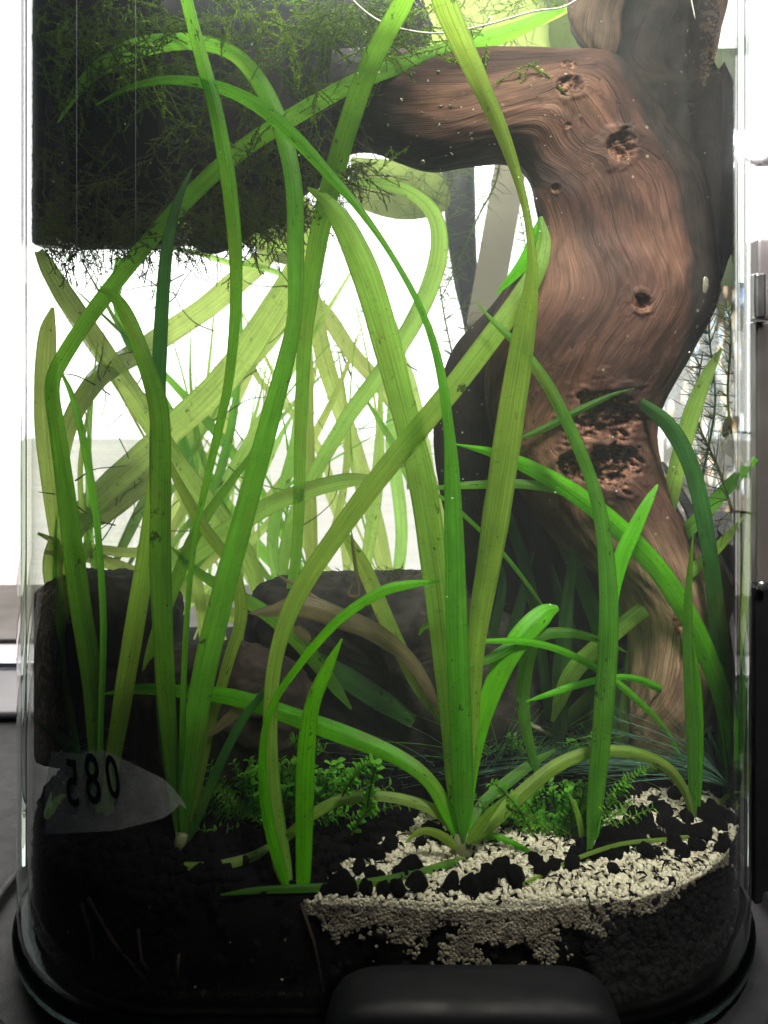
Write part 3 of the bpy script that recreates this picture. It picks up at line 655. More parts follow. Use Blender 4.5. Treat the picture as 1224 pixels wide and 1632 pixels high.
def strand(b, pts, d0, d1, r0, r1, sides=6):
    n = max(8, int(sum(math.dist(a, c) for a, c in zip(pts, pts[1:]))/6)); s = cr([(x, y, d0+(d1-d0)*i/(len(pts)-1)) for i, (x, y) in enumerate(pts)], n)
    b.tube([P(q[0], q[1], clampd(q[0], q[2])) for q in s], [r0+(r1-r0)*i/(n-1) for i in range(n)], sides)
def plant(label, rx, ry, d=None, name='vallisneria', group='vallisneria plants rooted in the substrate'):
    return thing(name, label, 'aquatic plant', P(rx, ry, d or dfor(rx, ry)), group)
def roots(pl, cx, cyy, d, n=6, ln=60):
    for _ in range(n):
        b = MB(); a = random.uniform(-.6, .6); strand(b, [(cx+random.uniform(-8, 8), cyy), (cx+a*ln*.5, cyy+ln*.5), (cx+a*ln, cyy+ln*random.uniform(.8, 1.1))], d, d-.004, .0007, .0004)
        b.build('root', M['root'], pl)
def crown(pl, cx, cyy, d, w_, h_):
    b = MB(); b.tube([P(cx, cyy+h_, d), P(cx, cyy+h_*.5, d), P(cx, cyy, d), P(cx+1, cyy-h_*.6, d)], [w_/F*d*.35, w_/F*d*.52, w_/F*d*.5, w_/F*d*.4], 12, flat=.6); b.build('crown', M['root'], pl)
A = plant('large vallisneria in the centre with pale roots gripping the cream gravel', 735, 1390, .288)
crown(A, 737, 1345, .289, 30, 26); roots(A, 735, 1360, .288, 8, 48)
ribbon('leaf', [(738, 1345, 30), (737, 1290, 46), (735, 1200, 52), (730, 1050, 50), (726, 900, 46), (722, 790, 40), (716, 690, 26), (700, 580, 20), (670, 490, 15), (620, 400, 13), (570, 330, 18), (530, 285, 24), (470, 220, 32), (410, 168, 32), (345, 138, 26), (270, 127, 20), (205, 140, 12), (152, 168, 3)], .287, .32, 'leaf_green', A, .285)
ribbon('leaf', [(730, 1345, 24), (722, 1220, 34), (712, 1080, 44), (695, 920, 50), (672, 770, 50), (645, 660, 48), (615, 545, 52), (585, 445, 52), (552, 370, 44), (520, 322, 26), (490, 300, 6)], .292, .33, 'leaf_pale', A, wf=.88)
ribbon('leaf', [(742, 1345, 22), (748, 1180, 28), (760, 1010, 34), (785, 850, 46), (812, 680, 48), (836, 530, 40), (848, 430, 20), (838, 335, 13), (805, 225, 24), (762, 125, 34), (716, 20, 42), (698, -40, 42)], .296, .30, 'leaf_yellow', A, .31, wf=.92)
ribbon('leaf', [(742, 1345, 20), (750, 1240, 30), (768, 1150, 40), (800, 1065, 48), (835, 1010, 52), (868, 978, 44), (890, 968, 12)], .294, .32, 'leaf_vivid', A)
ribbon('leaf', [(862, 985, 20), (848, 1020, 34), (834, 1090, 32), (838, 1160, 26), (858, 1235, 14), (868, 1262, 4)], .325, .318, 'leaf_green', A)
ribbon('leaf', [(732, 1340, 24), (712, 1290, 34), (680, 1240, 32), (630, 1205, 36), (550, 1172, 42), (460, 1140, 38), (370, 1112, 36), (290, 1102, 28), (220, 1098, 22), (165, 1106, 4)], .289, .335, 'leaf_vivid', A, .30)
ribbon('runner', [(735, 1345, 20), (705, 1300, 24), (660, 1278, 24), (600, 1268, 23), (540, 1276, 24), (495, 1300, 24), (450, 1338, 22), (400, 1366, 22), (340, 1380, 20), (292, 1380, 16)], .290, .285, 'runner', A, .31)
ribbon('runner', [(742, 1345, 20), (775, 1318, 32), (830, 1268, 34), (885, 1222, 30), (945, 1199, 26), (1010, 1200, 26), (1060, 1222, 26), (1090, 1258, 20), (1104, 1300, 12)], .290, .312, 'runner', A, .31)
ribbon('leaf', [(742, 1335, 16), (765, 1285, 22), (810, 1245, 26), (850, 1215, 20), (885, 1195, 6)], .30, .33, 'leaf_green', A)
ribbon('leaf', [(735, 1368, 14), (690, 1386, 20), (620, 1402, 20), (540, 1413, 18), (460, 1417, 17), (400, 1420, 13), (352, 1426, 4)], .284, .279, 'leaf_green', A)
ribbon('leaf', [(745, 1325, 14), (790, 1335, 20), (830, 1352, 18), (850, 1362, 6)], .296, .30, 'leaf_vivid', A)
ribbon('leaf', [(745, 1345, 24), (768, 1310, 22), (790, 1285, 12), (806, 1268, 2)], .286, .284, 'leaf_yellow', A)
ribbon('leaf', [(728, 1352, 22), (700, 1330, 20), (670, 1325, 14), (646, 1343, 4)], .286, .284, 'leaf_yellow', A)
B = plant('tall vallisneria left of centre, its crown half buried in black soil', 288, 1390, .292)
crown(B, 290, 1345, .296, 26, 26); roots(B, 285, 1375, .29, 5, 34)
ribbon('leaf', [(292, 1350, 34), (300, 1230, 42), (318, 1110, 44), (350, 970, 44), (390, 820, 40), (425, 690, 38), (455, 580, 34), (470, 500, 28), (472, 400, 32), (468, 290, 32), (445, 195, 32), (410, 125, 32), (365, 82, 26), (295, 66, 30), (210, 80, 36), (140, 125, 24), (92, 196, 3)], .298, .345, 'leaf_green', B, wf=.85)
ribbon('leaf', [(286, 1350, 26), (272, 1200, 34), (262, 1060, 44), (256, 900, 48), (256, 760, 46), (252, 650, 44), (225, 560, 36), (200, 500, 34), (178, 470, 22), (156, 462, 5)], .30, .33, 'leaf_green', B)
ribbon('leaf', [(288, 1350, 10), (290, 1200, 14), (297, 1000, 13), (312, 850, 13), (340, 720, 18), (365, 600, 22), (376, 460, 27), (368, 320, 34), (345, 185, 34), (312, 60, 30), (288, -40, 28)], .30, .31, 'leaf_green', B)
ribbon('leaf', [(300, 1340, 20), (330, 1180, 24), (362, 1060, 26), (384, 980, 28), (370, 905, 26), (325, 840, 26), (290, 780, 22), (262, 720, 8)], .31, .36, 'leaf_yellow', B)
ribbon('leaf', [(294, 1345, 20), (262, 1180, 26), (258, 1000, 34), (252, 800, 38), (252, 640, 34), (258, 500, 31), (266, 400, 27), (282, 325, 20), (305, 270, 5)], .31, .34, 'leaf_deep', B)
ribbon('leaf', [(300, 1340, 26), (345, 1230, 22), (385, 1150, 20), (415, 1110, 16), (425, 1090, 4)], .292, .31, 'leaf_deep', B)
C_ = plant('blurred vallisneria close behind the front glass, left of the gravel', 470, 1442, .272)
ribbon('leaf', [(468, 1442, 30), (448, 1370, 44), (432, 1270, 44), (430, 1160, 34), (440, 1050, 34), (472, 955, 42), (535, 855, 44), (605, 760, 48), (700, 645, 50), (785, 535, 50), (845, 450, 46), (866, 390, 34), (862, 345, 8)], .272, .33, 'leaf_pale', C_, .30)
ribbon('leaf', [(482, 1442, 30), (485, 1330, 40), (487, 1220, 42), (497, 1130, 36), (520, 1070, 28), (545, 1018, 4)], .272, .29, 'leaf_vivid', C_)
ribbon('leaf', [(466, 1440, 20), (430, 1320, 26), (418, 1210, 18), (432, 1130, 16), (475, 1062, 18), (540, 988, 22), (605, 945, 24), (650, 932, 20), (702, 926, 3)], .272, .30, 'leaf_vivid', C_)
Fp = plant('dense vallisneria clump rooted by the left glass corner', 168, 1385, .32)
ribbon('leaf', [(165, 1385, 24), (175, 1250, 32), (195, 1120, 42), (215, 1000, 44), (238, 860, 42), (252, 740, 36), (250, 640, 8)], .315, .34, 'leaf_yellow', Fp)
ribbon('leaf', [(160, 1380, 20), (152, 1200, 30), (146, 1080, 42), (128, 960, 46), (112, 840, 42), (94, 700, 36), (84, 620, 32), (100, 572, 34), (150, 495, 36), (215, 410, 36), (290, 325, 38), (370, 250, 40), (460, 190, 40), (580, 125, 38), (700, 85, 40), (810, 52, 36), (900, 12, 14)], .335, .345, 'leaf_green', Fp)
ribbon('leaf', [(165, 1380, 10), (160, 1180, 13), (165, 1000, 15), (156, 850, 15), (140, 740, 17), (118, 640, 14), (92, 582, 3)], .33, .35, 'leaf_green', Fp)
ribbon('leaf', [(160, 1380, 12), (120, 1180, 16), (102, 1050, 18), (90, 950, 12), (88, 870, 8), (94, 780, 2)], .34, .36, 'leaf_green', Fp)
ribbon('leaf', [(172, 1380, 20), (230, 1200, 26), (240, 1050, 30), (290, 900, 30), (330, 820, 24), (420, 700, 10)], .33, .37, 'leaf_green', Fp)
ribbon('leaf', [(160, 1340, 24), (140, 1230, 22), (95, 1175, 20), (58, 1150, 4)], .335, .36, 'leaf_deep', Fp)
H = plant('vallisneria with one long curving leaf in front of the small leaved bush', 940, 1368, .29)
ribbon('leaf', [(938, 1368, 26), (950, 1260, 38), (962, 1130, 44), (970, 1000, 44), (966, 880, 36), (948, 780, 30), (912, 690, 28), (872, 612, 28), (830, 555, 22), (792, 518, 12), (758, 480, 2)], .290, .31, 'leaf_green', H)
ribbon('leaf', [(948, 1360, 14), (970, 1150, 16), (975, 980, 22), (985, 905, 36), (1012, 840, 32), (1035, 795, 20), (1048, 772, 4)], .30, .315, 'leaf_vivid', H)
ribbon('leaf', [(930, 1350, 12), (922, 1300, 14), (905, 1262, 3)], .296, .30, 'leaf_yellow', H)
I_ = plant('slim vallisneria at the end of the arching runner, right of the gravel', 1106, 1320, .315)
ribbon('leaf', [(1106, 1320, 14), (1104, 1200, 26), (1100, 1100, 26), (1096, 1010, 22), (1098, 930, 15), (1105, 848, 2)], .315, .30, 'leaf_green', I_)
ribbon('leaf', [(1112, 1310, 10), (1116, 1180, 15), (1112, 1090, 15), (1104, 1020, 3)], .318, .305, 'leaf_vivid', I_)
ribbon('runner', [(1106, 1332, 8), (1060, 1338, 9), (990, 1345, 9), (920, 1368, 9), (870, 1392, 9), (826, 1412, 6)], .30, .275, 'leaf_yellow', I_, twist=.1)
ribbon('runner', [(1106, 1332, 7), (1130, 1300, 9), (1160, 1268, 9), (1182, 1262, 3)], .31, .335, 'leaf_yellow', I_, twist=.1)
J = plant('tall broad vallisneria against the right glass wall', 1160, 1290, .335)
ribbon('leaf', [(1158, 1290, 30), (1160, 1180, 44), (1150, 1060, 46), (1138, 940, 36), (1122, 830, 36), (1100, 740, 38), (1064, 676, 36), (1015, 638, 22), (972, 614, 4)], .330, .325, 'leaf_deep', J)
ribbon('leaf', [(1165, 1290, 26), (1160, 1150, 38), (1120, 1030, 46), (1065, 930, 48), (1000, 855, 48), (925, 792, 42), (850, 748, 36), (785, 722, 22), (726, 708, 3)], .330, .315, 'leaf_vivid', J)
ribbon('leaf', [(1175, 1290, 12), (1182, 1100, 15), (1188, 950, 16), (1192, 850, 13), (1197, 755, 3)], .335, .335, 'leaf_pale', J)
ribbon('leaf', [(1170, 1280, 20), (1178, 1180, 24), (1186, 1060, 12), (1192, 980, 3)], .33, .335, 'leaf_deep', J)
K = plant('spotted vallisneria standing between the driftwood foot and the rear', 975, 1225, .38)
ribbon('leaf', [(880, 1150, 26), (910, 1075, 38), (970, 1015, 38), (1050, 950, 34), (1120, 895, 26), (1160, 855, 18), (1187, 820, 2)], .352, .325, 'leaf_pale', K)
ribbon('leaf', [(985, 1220, 26), (1000, 1120, 36), (1020, 1000, 38), (1045, 880, 38), (1072, 770, 38), (1098, 670, 38), (1125, 600, 28), (1150, 555, 6)], .37, .345, 'leaf_pale', K, .325)
ribbon('leaf', [(940, 1080, 24), (980, 990, 34), (1045, 900, 34), (1110, 830, 32), (1165, 770, 26), (1205, 730, 14)], .375, .33, 'leaf_green', K, .33)
ribbon('leaf', [(985, 1200, 20), (975, 1080, 34), (940, 960, 36), (900, 870, 36), (868, 790, 26), (850, 740, 6)], .365, .34, 'leaf_deep', K)
ribbon('leaf', [(890, 1200, 30), (893, 1080, 40), (902, 980, 30), (912, 890, 20), (918, 815, 2)], .36, .335, 'leaf_deep', K)
ribbon('leaf', [(880, 1180, 20), (858, 1000, 26), (835, 900, 28), (812, 830, 24), (795, 780, 8)], .37, .36, 'leaf_deep', K)
K2 = plant('low arching vallisneria with thin leaves over the dark hollow under the driftwood', 1100, 1250, .345)
ribbon('leaf', [(1100, 1250, 8), (1065, 1170, 12), (1010, 1110, 16), (950, 1065, 16), (890, 1035, 16), (830, 1022, 15), (768, 1022, 10)], .345, .30, 'leaf_vivid', K2)
ribbon('leaf', [(1100, 1230, 8), (1085, 1130, 14), (1040, 1092, 18), (985, 1079, 14), (920, 1092, 16), (870, 1108, 12), (838, 1118, 2)], .35, .31, 'leaf_vivid', K2)
ribbon('leaf', [(1000, 1040, 6), (950, 1018, 16), (890, 1008, 24), (830, 1022, 26), (780, 1050, 20), (748, 1062, 4)], .33, .298, 'leaf_green', K2)
ribbon('leaf', [(970, 830, 4), (945, 808, 14), (895, 782, 22), (830, 771, 22), (750, 773, 18), (700, 777, 10), (655, 779, 2)], .33, .31, 'leaf_green', K2)
ribbon('leaf', [(830, 698, 14), (870, 682, 17), (920, 655, 17), (975, 630, 10), (1012, 619, 2)], .326, .318, 'leaf_green', K2)
ribbon('leaf', [(875, 980, 5), (840, 930, 9), (800, 880, 10), (760, 840, 10), (715, 800, 10), (680, 780, 3)], .34, .32, 'leaf_green', K2)
ribbon('leaf', [(720, 955, 18), (700, 985, 16), (675, 1000, 12), (668, 1012, 4)], .31, .31, 'leaf_green', K2)
for q in ([(1010, 1210, 16), (1000, 1080, 26), (1030, 950, 26), (1060, 880, 3)], [(930, 1210, 20), (940, 1100, 30), (900, 980, 30), (880, 900, 3)], [(820, 1200, 20), (800, 1080, 26), (830, 960, 24), (850, 880, 3)], [(860, 1230, 16), (900, 1150, 26), (980, 1080, 24), (1040, 1050, 3)], [(790, 1180, 14), (780, 1050, 20), (800, 930, 20), (780, 860, 3)]):
    ribbon('leaf', q, .375, .365, 'leaf_deep', K)
# rear clumps seen against the window
G3_ = [0]
G = plant('yellow green vallisneria clump spreading across the window glow at the rear', 330, 1080, .50, group='rear vallisneria clumps')
def RL(pts, d0=.50, d1=.50, mat='leaf_yellow', p=None):
    mat = {'leaf_yellow': 'leaf_back', 'leaf_pale': 'leaf_back_lime'}.get(mat, mat) if p is not G3_[0] else mat
    return ribbon('leaf', pts, d0, d1, mat, p or G, wf=.70)
RL([(130, 1060, 30), (84, 900, 42), (150, 800, 58), (270, 690, 62), (360, 600, 66), (430, 500, 60), (475, 420, 46), (500, 360, 20)], .46, .46)
RL([(110, 900, 26), (100, 720, 34), (150, 610, 46), (230, 555, 50), (320, 495, 52), (400, 430, 50), (450, 390, 20)], .49, .50)
RL([(440, 1060, 30), (400, 900, 36), (340, 815, 46), (280, 735, 46), (205, 620, 46), (130, 510, 48), (85, 440, 40), (62, 400, 20)], .45, .44)
RL([(90, 1080, 40), (110, 860, 50), (180, 805, 56), (280, 715, 56), (370, 600, 54), (440, 520, 46), (485, 450, 26)], .51, .51)
RL([(95, 1010, 44), (170, 970, 52), (260, 912, 52), (350, 855, 48), (440, 800, 40), (530, 770, 36), (575, 764, 26), (612, 764, 3)], .40, .36, 'leaf_pale')
RL([(120, 1100, 30), (100, 900, 40), (84, 780, 46), (74, 680, 50), (72, 600, 46), (76, 530, 36), (84, 490, 8)], .40, .40)
RL([(330, 1060, 20), (300, 900, 26), (190, 880, 22), (110, 870, 20), (60, 850, 6)], .43, .42)
RL([(440, 1100, 24), (420, 1020, 30), (330, 960, 30), (240, 925, 30), (150, 890, 26), (70, 880, 8)], .44, .42)
G2 = plant('yellow green vallisneria clump behind the central rock, leaves fanning out of one knot', 520, 1060, .53, group='rear vallisneria clumps')
RL([(630, 1000, 30), (600, 840, 40), (560, 700, 40), (520, 580, 40), (500, 480, 34), (492, 430, 10)], .50, .48, p=G2)
RL([(500, 1020, 24), (495, 850, 30), (490, 700, 32), (487, 580, 34), (484, 500, 26), (480, 440, 8)], .45, .44, p=G2)
RL([(490, 470, 20), (520, 500, 34), (560, 560, 36), (610, 620, 34), (660, 700, 30), (700, 800, 20), (716, 880, 4)], .50, .50, p=G2)
RL([(440, 1020, 22), (460, 850, 26), (500, 760, 30), (555, 665, 36), (620, 575, 40), (670, 490, 42), (698, 410, 42), (692, 345, 36), (650, 305, 28), (590, 292, 22), (540, 290, 6)], .42, .38, 'leaf_pale', p=G2)
RL([(620, 1000, 24), (640, 850, 28), (625, 700, 30), (635, 600, 24), (650, 520, 10)], .50, .50, 'leaf_pale', p=G2)
RL([(640, 1040, 24), (690, 900, 30), (685, 760, 26), (660, 620, 20), (640, 560, 8)], .51, .51, p=G2)
RL([(460, 980, 20), (435, 880, 26), (445, 800, 26), (470, 700, 22), (480, 560, 12)], .47, .47, 'leaf_pale', p=G2)
RL([(490, 450, 16), (440, 500, 28), (380, 590, 32), (340, 660, 30), (250, 770, 26), (200, 860, 22), (170, 930, 4)], .52, .52, 'leaf_pale', p=G2)
RL([(300, 960, 18), (310, 800, 20), (290, 700, 22), (250, 620, 18), (200, 540, 14), (185, 470, 20), (190, 410, 18)], .50, .50, 'leaf_green', p=G2)
RL([(560, 960, 20), (540, 820, 18), (500, 700, 16), (410, 600, 14), (405, 540, 12), (440, 470, 4)], .51, .51, p=G2)
RL([(500, 960, 26), (400, 860, 28), (330, 760, 28), (270, 680, 22), (200, 600, 10)], .52, .52, 'leaf_green', p=G2)
RL([(480, 455, 8), (430, 430, 14), (370, 420, 14), (300, 400, 10), (180, 380, 3)], .50, .48, 'leaf_pale', p=G2)
RL([(470, 400, 20), (400, 380, 30), (320, 365, 30), (240, 350, 24), (120, 360, 6)], .43, .42, p=G2)
rr_ = random.Random(31)
for k in range(44):
    x0 = rr_.uniform(80, 720); x1 = 490+rr_.gauss(0, 120) if k % 2 else rr_.uniform(60, 720); y1 = rr_.uniform(400, 560) if k % 3 else rr_.uniform(560, 760); bow = rr_.uniform(-70, 70); wd = rr_.uniform(12, 34) if k < 22 else rr_.uniform(5, 13)
    RL([(x0+bow*1.2*math.sin(t*PI)+(x1-x0)*t, 1040+(y1-1040)*t, wd*(.6+.8*t if t < .5 else 2.0-2.0*t+.08)) for t in (0, .2, .4, .6, .8, 1.0)], rr_.uniform(.46, .535), rr_.uniform(.46, .535), rr_.choice(['leaf_yellow', 'leaf_pale', 'leaf_yellow', 'leaf_green']), p=G if x0 < 400 else G2)
G3 = plant('pale sword-shaped leaves behind the central rock, one bent and decaying', 660, 1130, .44, group='rear vallisneria clumps')
G3_[0] = G3
RL([(700, 1150, 24), (655, 1070, 34), (615, 985, 36), (585, 915, 36), (560, 870, 28), (545, 840, 6)], .355, .35, 'leaf_pale', p=G3)
RL([(705, 1140, 20), (660, 1060, 30), (600, 1010, 44), (540, 985, 48), (480, 965, 50), (430, 975, 24), (400, 978, 4)], .352, .345, 'leaf_dead', p=G3)
RL([(560, 1130, 20), (500, 1050, 36), (440, 990, 34), (380, 950, 30), (320, 915, 20), (270, 870, 4)], .35, .355, 'leaf_green', p=G3)
RL([(470, 1030, 4), (520, 1060, 40), (600, 1110, 50), (660, 1150, 30)], .355, .36, 'leaf_deep', p=G3)
RL([(330, 1175, 14), (370, 1140, 26), (400, 1115, 22), (432, 1105, 3)], .315, .315, 'leaf_dead', p=G3)
G3_[0] = 0
G4 = plant('single broad leaf tip resting on the edge of the driftwood bend', 868, 345, .335, group=None)
RL([(790, 470, 8), (835, 420, 30), (858, 375, 36), (862, 345, 6)], .333, .33, 'leaf_vivid', p=G4)
TG = plant('single leaf rising through the moss to the surface, above the centre', 470, 1000, .36, group=None)
ribbon('leaf', [(430, 1090, 20), (470, 900, 24), (478, 700, 28), (484, 560, 34), (492, 480, 40), (512, 360, 46), (545, 235, 48), (588, 110, 48), (640, 10, 44), (665, -40, 40)], .39, .30, 'leaf_green', TG)
TG2 = thing('floating_leaf', 'long floating leaf lying across the surface at the top edge', 'leaf', P(700, 40, .36))
ribbon('leaf_blade', [(660, 85, 20), (740, 70, 36), (820, 45, 34), (900, 15, 20), (950, -20, 6)], .38, .37, 'leaf_pale', TG2)

# broad pale floating leaves, upper middle
for lab, pts in (('broad yellow green floating leaf above the driftwood bend', [(600, -40), (850, -60), (940, 30), (870, 84), (760, 84), (640, 60)]), ('pale round floating leaf over the driftwood gap', [(850, -20), (960, -20), (950, 60), (905, 88), (860, 60)]),
                 ('yellow floating leaf glowing under the driftwood arch', [(560, 250), (690, 265), (715, 330), (640, 350), (560, 320)]), ('pale green translucent leaf beside the dark snail', [(400, 320), (470, 305), (505, 350), (480, 420), (410, 400)])):
    n = 40; ps = cr(pts+[pts[0]], n+1)[:-1]; cx = sum(p[0] for p in ps)/n; cyy = sum(p[1] for p in ps)/n; rows = []; uvs = []; dq = .50 if cyy > 200 else .47
    for s in (0.02, .35, .65, .85, 1.0):
        rows.append([P(cx+(p[0]-cx)*s, cyy+(p[1]-cyy)*s, dq+.012*s*s) for p in ps]); uvs.append([(.5+(p[0]-cx)*s/300, .5+(p[1]-cyy)*s/3000) for p in ps+[ps[0]]])
    b = MB(); b.grid(rows, uvs=uvs, closed=True); o = b.build('floating_leaf', M['algae_leaf']); tag(o, lab, 'leaf')

# ------------------------------------------------------------------ moss
def frond(V, Fc, p0, dirv, length, leaf, wob, dens=1.0, branch=True):
    wob = wob*.62
    """stem as a thin 3-sided tube plus small pointed leaflets"""
    n = max(5, int(length/.0012)); p = Vector(p0); d = Vector(dirv).normalized(); pts = [p.copy()]
    for i in range(n):
        d = (d+Vector((random.gauss(0, wob), random.gauss(0, wob), random.gauss(0, wob)-.01))).normalized(); p = p+d*(length/n)
        if not inside(p.x, p.y, .0055): p = pts[-1].copy(); d.x *= -1
        pts.append(p.copy())
    r = leaf*.13
    for i, q in enumerate(pts):
        b0 = len(V)
        t = (pts[min(i+1, n)]-pts[max(0, i-1)]).normalized(); a = t.orthogonal().normalized(); c = t.cross(a)
        for k in range(3): V.append(q+a*(math.cos(k*2.094)*r)+c*(math.sin(k*2.094)*r))
        if i:
            for k in range(3):
                k2 = (k+1) % 3; Fc.append((b0-3-off_(i, k)+k, b0-3-off_(i, k)+k2, b0+k2)); Fc.append((b0-3-off_(i, k)+k, b0+k2, b0+k))
        # leaflets after ring vertices would break indexing, so they go in a second pass
    for i, q in enumerate(pts[1:]):
        t = (pts[min(i+2, n)]-pts[i]).normalized(); a = t.orthogonal().normalized(); c = t.cross(a)
        taper = 1-.6*i/n
        for _ in range(int(2.4*dens+random.random())):
            an = random.random()*6.28; o = a*math.cos(an)+c*math.sin(an); tip = q+(o*.8+t*.75)*leaf*taper*random.uniform(.6, 1.2); s = t.cross(o).normalized()*leaf*.20; mid = (q+tip)/2
            b0 = len(V); V += [q.copy(), mid+s, tip, mid-s]; Fc.append((b0, b0+1, b0+2)); Fc.append((b0, b0+2, b0+3))
    if branch:
        for i in range(4, n, 5):
            if random.random() < .55:
                t = (pts[i+1 if i < n else i]-pts[i-1]).normalized(); o = t.orthogonal().normalized(); o = (Matrix.Rotation(random.random()*6.28, 3, t)@o)
                frond(V, Fc, pts[i], t*.6+o*.8, length*random.uniform(.2, .42)*(1-.5*i/n), leaf*.85, wob, dens, False)
def off_(i, k): return 0
def moss(label, specs, mat, leaf=.0011, name='moss'):
    V, Fc = [], []
    for (p, dv, ln) in specs: frond(V, Fc, p, dv, ln, leaf*random.uniform(.8, 1.2), .14, 1.0)
    o = mesh_np(name, np.array([tuple(v) for v in V]), np.array(Fc), M[mat], False); tag(o, label, 'moss', kind='stuff'); return o
sp = []
for _ in range(330):
    px = random.uniform(70, 640); py = random.uniform(-20, 210 if px < 500 else 60)*random.uniform(.3, 1); d = random.uniform(.325, .355 if px < 270 else .40)
    a = random.gauss(PI*.45, .9); sp.append((PI2(px, py, d), (math.cos(a), random.uniform(-.5, .3), -math.sin(a)*.8), random.uniform(.012, .035)))
moss('tangled green java moss filling the upper left of the aquarium', sp, 'moss', .0019)
sp = []
for _ in range(620):
    px = random.uniform(60, 580); py = random.triangular(90, 392, 370)
    if px > 400: py = min(py, 392-(px-400)*.75); d = random.uniform(.335, .358 if px < 270 else .41)
    a = random.gauss(PI*.5, .8); sp.append((PI2(px, py, d), (math.cos(a), random.uniform(-.6, .2), -math.sin(a)*.7), random.uniform(.010, .030)))
for _ in range(300):
    px = random.uniform(55, 440); sp.append((PI2(px, random.triangular(300, 408, 385)-max(0, px-370)*.5, random.uniform(.338, .357 if px < 270 else .40)), (random.gauss(0, .9), random.uniform(-.5, .2), random.gauss(-.35, .6)), random.uniform(.006, .016)))
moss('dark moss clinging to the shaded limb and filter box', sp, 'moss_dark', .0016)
sp = []
for (x, y) in ((120, 375), (125, 380), (140, 378), (160, 380), (185, 372), (230, 375), (260, 370), (285, 375), (330, 370), (150, 370), (205, 380), (250, 385), (70, 385), (95, 388), (175, 388), (300, 385), (350, 380), (390, 365), (420, 350), (135, 388), (225, 388), (275, 388), (315, 388), (110, 386), (195, 386)):
    a = random.uniform(.9, 2.0); sp.append((PI2(x, y, .355), (math.cos(a), 0, -math.sin(a)), random.uniform(.012, .028)))
moss('bare dark moss strands dangling below the filter box against the window', sp, 'moss_dark', .0013)
sp = [(P(540, 98, .33), (.86, 0, .40), .055), (P(620, 60, .33), (.9, 0, .3), .04), (P(470, 130, .34), (-.12, 0, 1), .04), (P(440, 20, .34), (.3, 0, -1), .035), (P(640, 110, .35), (-.9, 0, -.35), .04), (P(560, 70, .34), (-.5, 0, .6), .03),
      (P(700, 0, .34), (-.7, 0, -.35), .035), (P(345, 280, .36), (-.9, 0, -.35), .045), (P(600, 280, .345), (.5, 0, .85), .028), (P(380, 5, .34), (-.4, 0, -.8), .03), (P(250, 20, .35), (-.6, 0, -.6), .04), (P(90, 40, .37), (.5, 0, -.7), .035), (P(775, 70, .335), (.15, 0, -1), .018)]
for _ in range(46): a = random.uniform(0, 6.28); sp.append((PI2(random.uniform(120, 900), random.uniform(-20, 110), random.uniform(.32, .36)), (math.cos(a), random.uniform(-.2, .2), math.sin(a)*.7), random.uniform(.012, .03)))
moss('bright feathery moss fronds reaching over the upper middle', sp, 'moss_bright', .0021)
sp = []
for _ in range(120):
    px = random.uniform(540, 860); py = random.uniform(900, 935) if px < 700 else random.uniform(945, 1010); d = random.uniform(.435, .46)
    a = random.gauss(PI*.5, .8); sp.append((P(px, py+8, d-.06), (math.cos(a), -.4, math.sin(a)*.4), random.uniform(.004, .010)))
moss('short moss fringe growing along the top of the central rock', sp, 'moss_dark', .0011)
sp = []
for _ in range(90):
    px = random.uniform(430, 720); py = random.uniform(240, 330); d = random.uniform(.44, .50); a = random.gauss(PI*.4, 1.2)
    sp.append((P(px, py, d), (math.cos(a), random.uniform(-.3, .3), -math.sin(a)), random.uniform(.010, .026)))
moss('thin moss strands trailing under the driftwood arch in front of the window', sp, 'moss', .0010)
sp = []
for _ in range(150):
    px = random.uniform(640, 930); py = random.uniform(-30, 75); d = random.uniform(.40, .47); a = random.uniform(0, 6.28)
    if 840 < px < 930 and py > 10: continue
    sp.append((P(px, py, d), (math.cos(a), random.uniform(-.3, .3), math.sin(a)), random.uniform(.012, .03)))
moss('yellow green moss mat at the surface above the driftwood', sp, 'needle', .0011)

b = MB()
for _ in range(46):
    x = random.uniform(90, 680); y = random.uniform(420, 900); a = random.uniform(0, 6.28); pp = [(x, y)]
    for k in range(4): a += random.gauss(0, .35); x += math.cos(a)*34; y += math.sin(a)*34; pp.append((x, y))
    pp = [q for q in pp if 60 < q[0] < 700 and q[1] < 925]
    if len(pp) > 2: dq = random.uniform(.44, .52); strand(b, pp, dq, dq+.01, .0004, .0002, 4)
o = b.build('fine_roots', M['stem']); tag(o, 'thin stray rootlets and shreds criss-crossing in front of the window', 'roots', kind='stuff')
# needle-leaved stem plants
def needle_plant(label, pts, d, mat, nl, ln, group='needle leaved stem plants'):
    pl = thing('needle_plant', label, 'aquatic plant', P(pts[0][0], pts[0][1], d), group)
    b = MB(); s = cr([(x, y) for x, y in pts], 26); C = [PI2(q[0], q[1], d) for q in s]; b.tube(C, [.0007-.0004*i/25 for i in range(26)], 6); b.build('stem', M[mat], pl)
    b = MB()
    for _ in range(nl):
        i = random.randrange(1, 25); c = C[i]; t = (C[i+1]-C[i-1]).normalized(); a = t.orthogonal().normalized(); o = Matrix.Rotation(random.random()*6.28, 3, t)@a
        l = ln*(c.y/d)*random.uniform(.5, 1.2); dv = (o+t*random.uniform(.1, .7)).normalized(); mid = c+dv*l*.5; tip = c+dv*l+Vector((0, 0, random.uniform(-.3, .3)*l))
        if not inside(tip.x, tip.y, .005): continue
        b.tube([c, mid, tip], [.00028, .00022, .00008], 3, False)
    o = b.build('needles', M[mat], pl); o['kind'] = 'stuff'
needle_plant('needle leaved plant leaning in the window glow left of the driftwood', [(760, 700), (720, 560), (700, 450), (690, 340), (720, 260)], .50, 'needle', 110, .022)
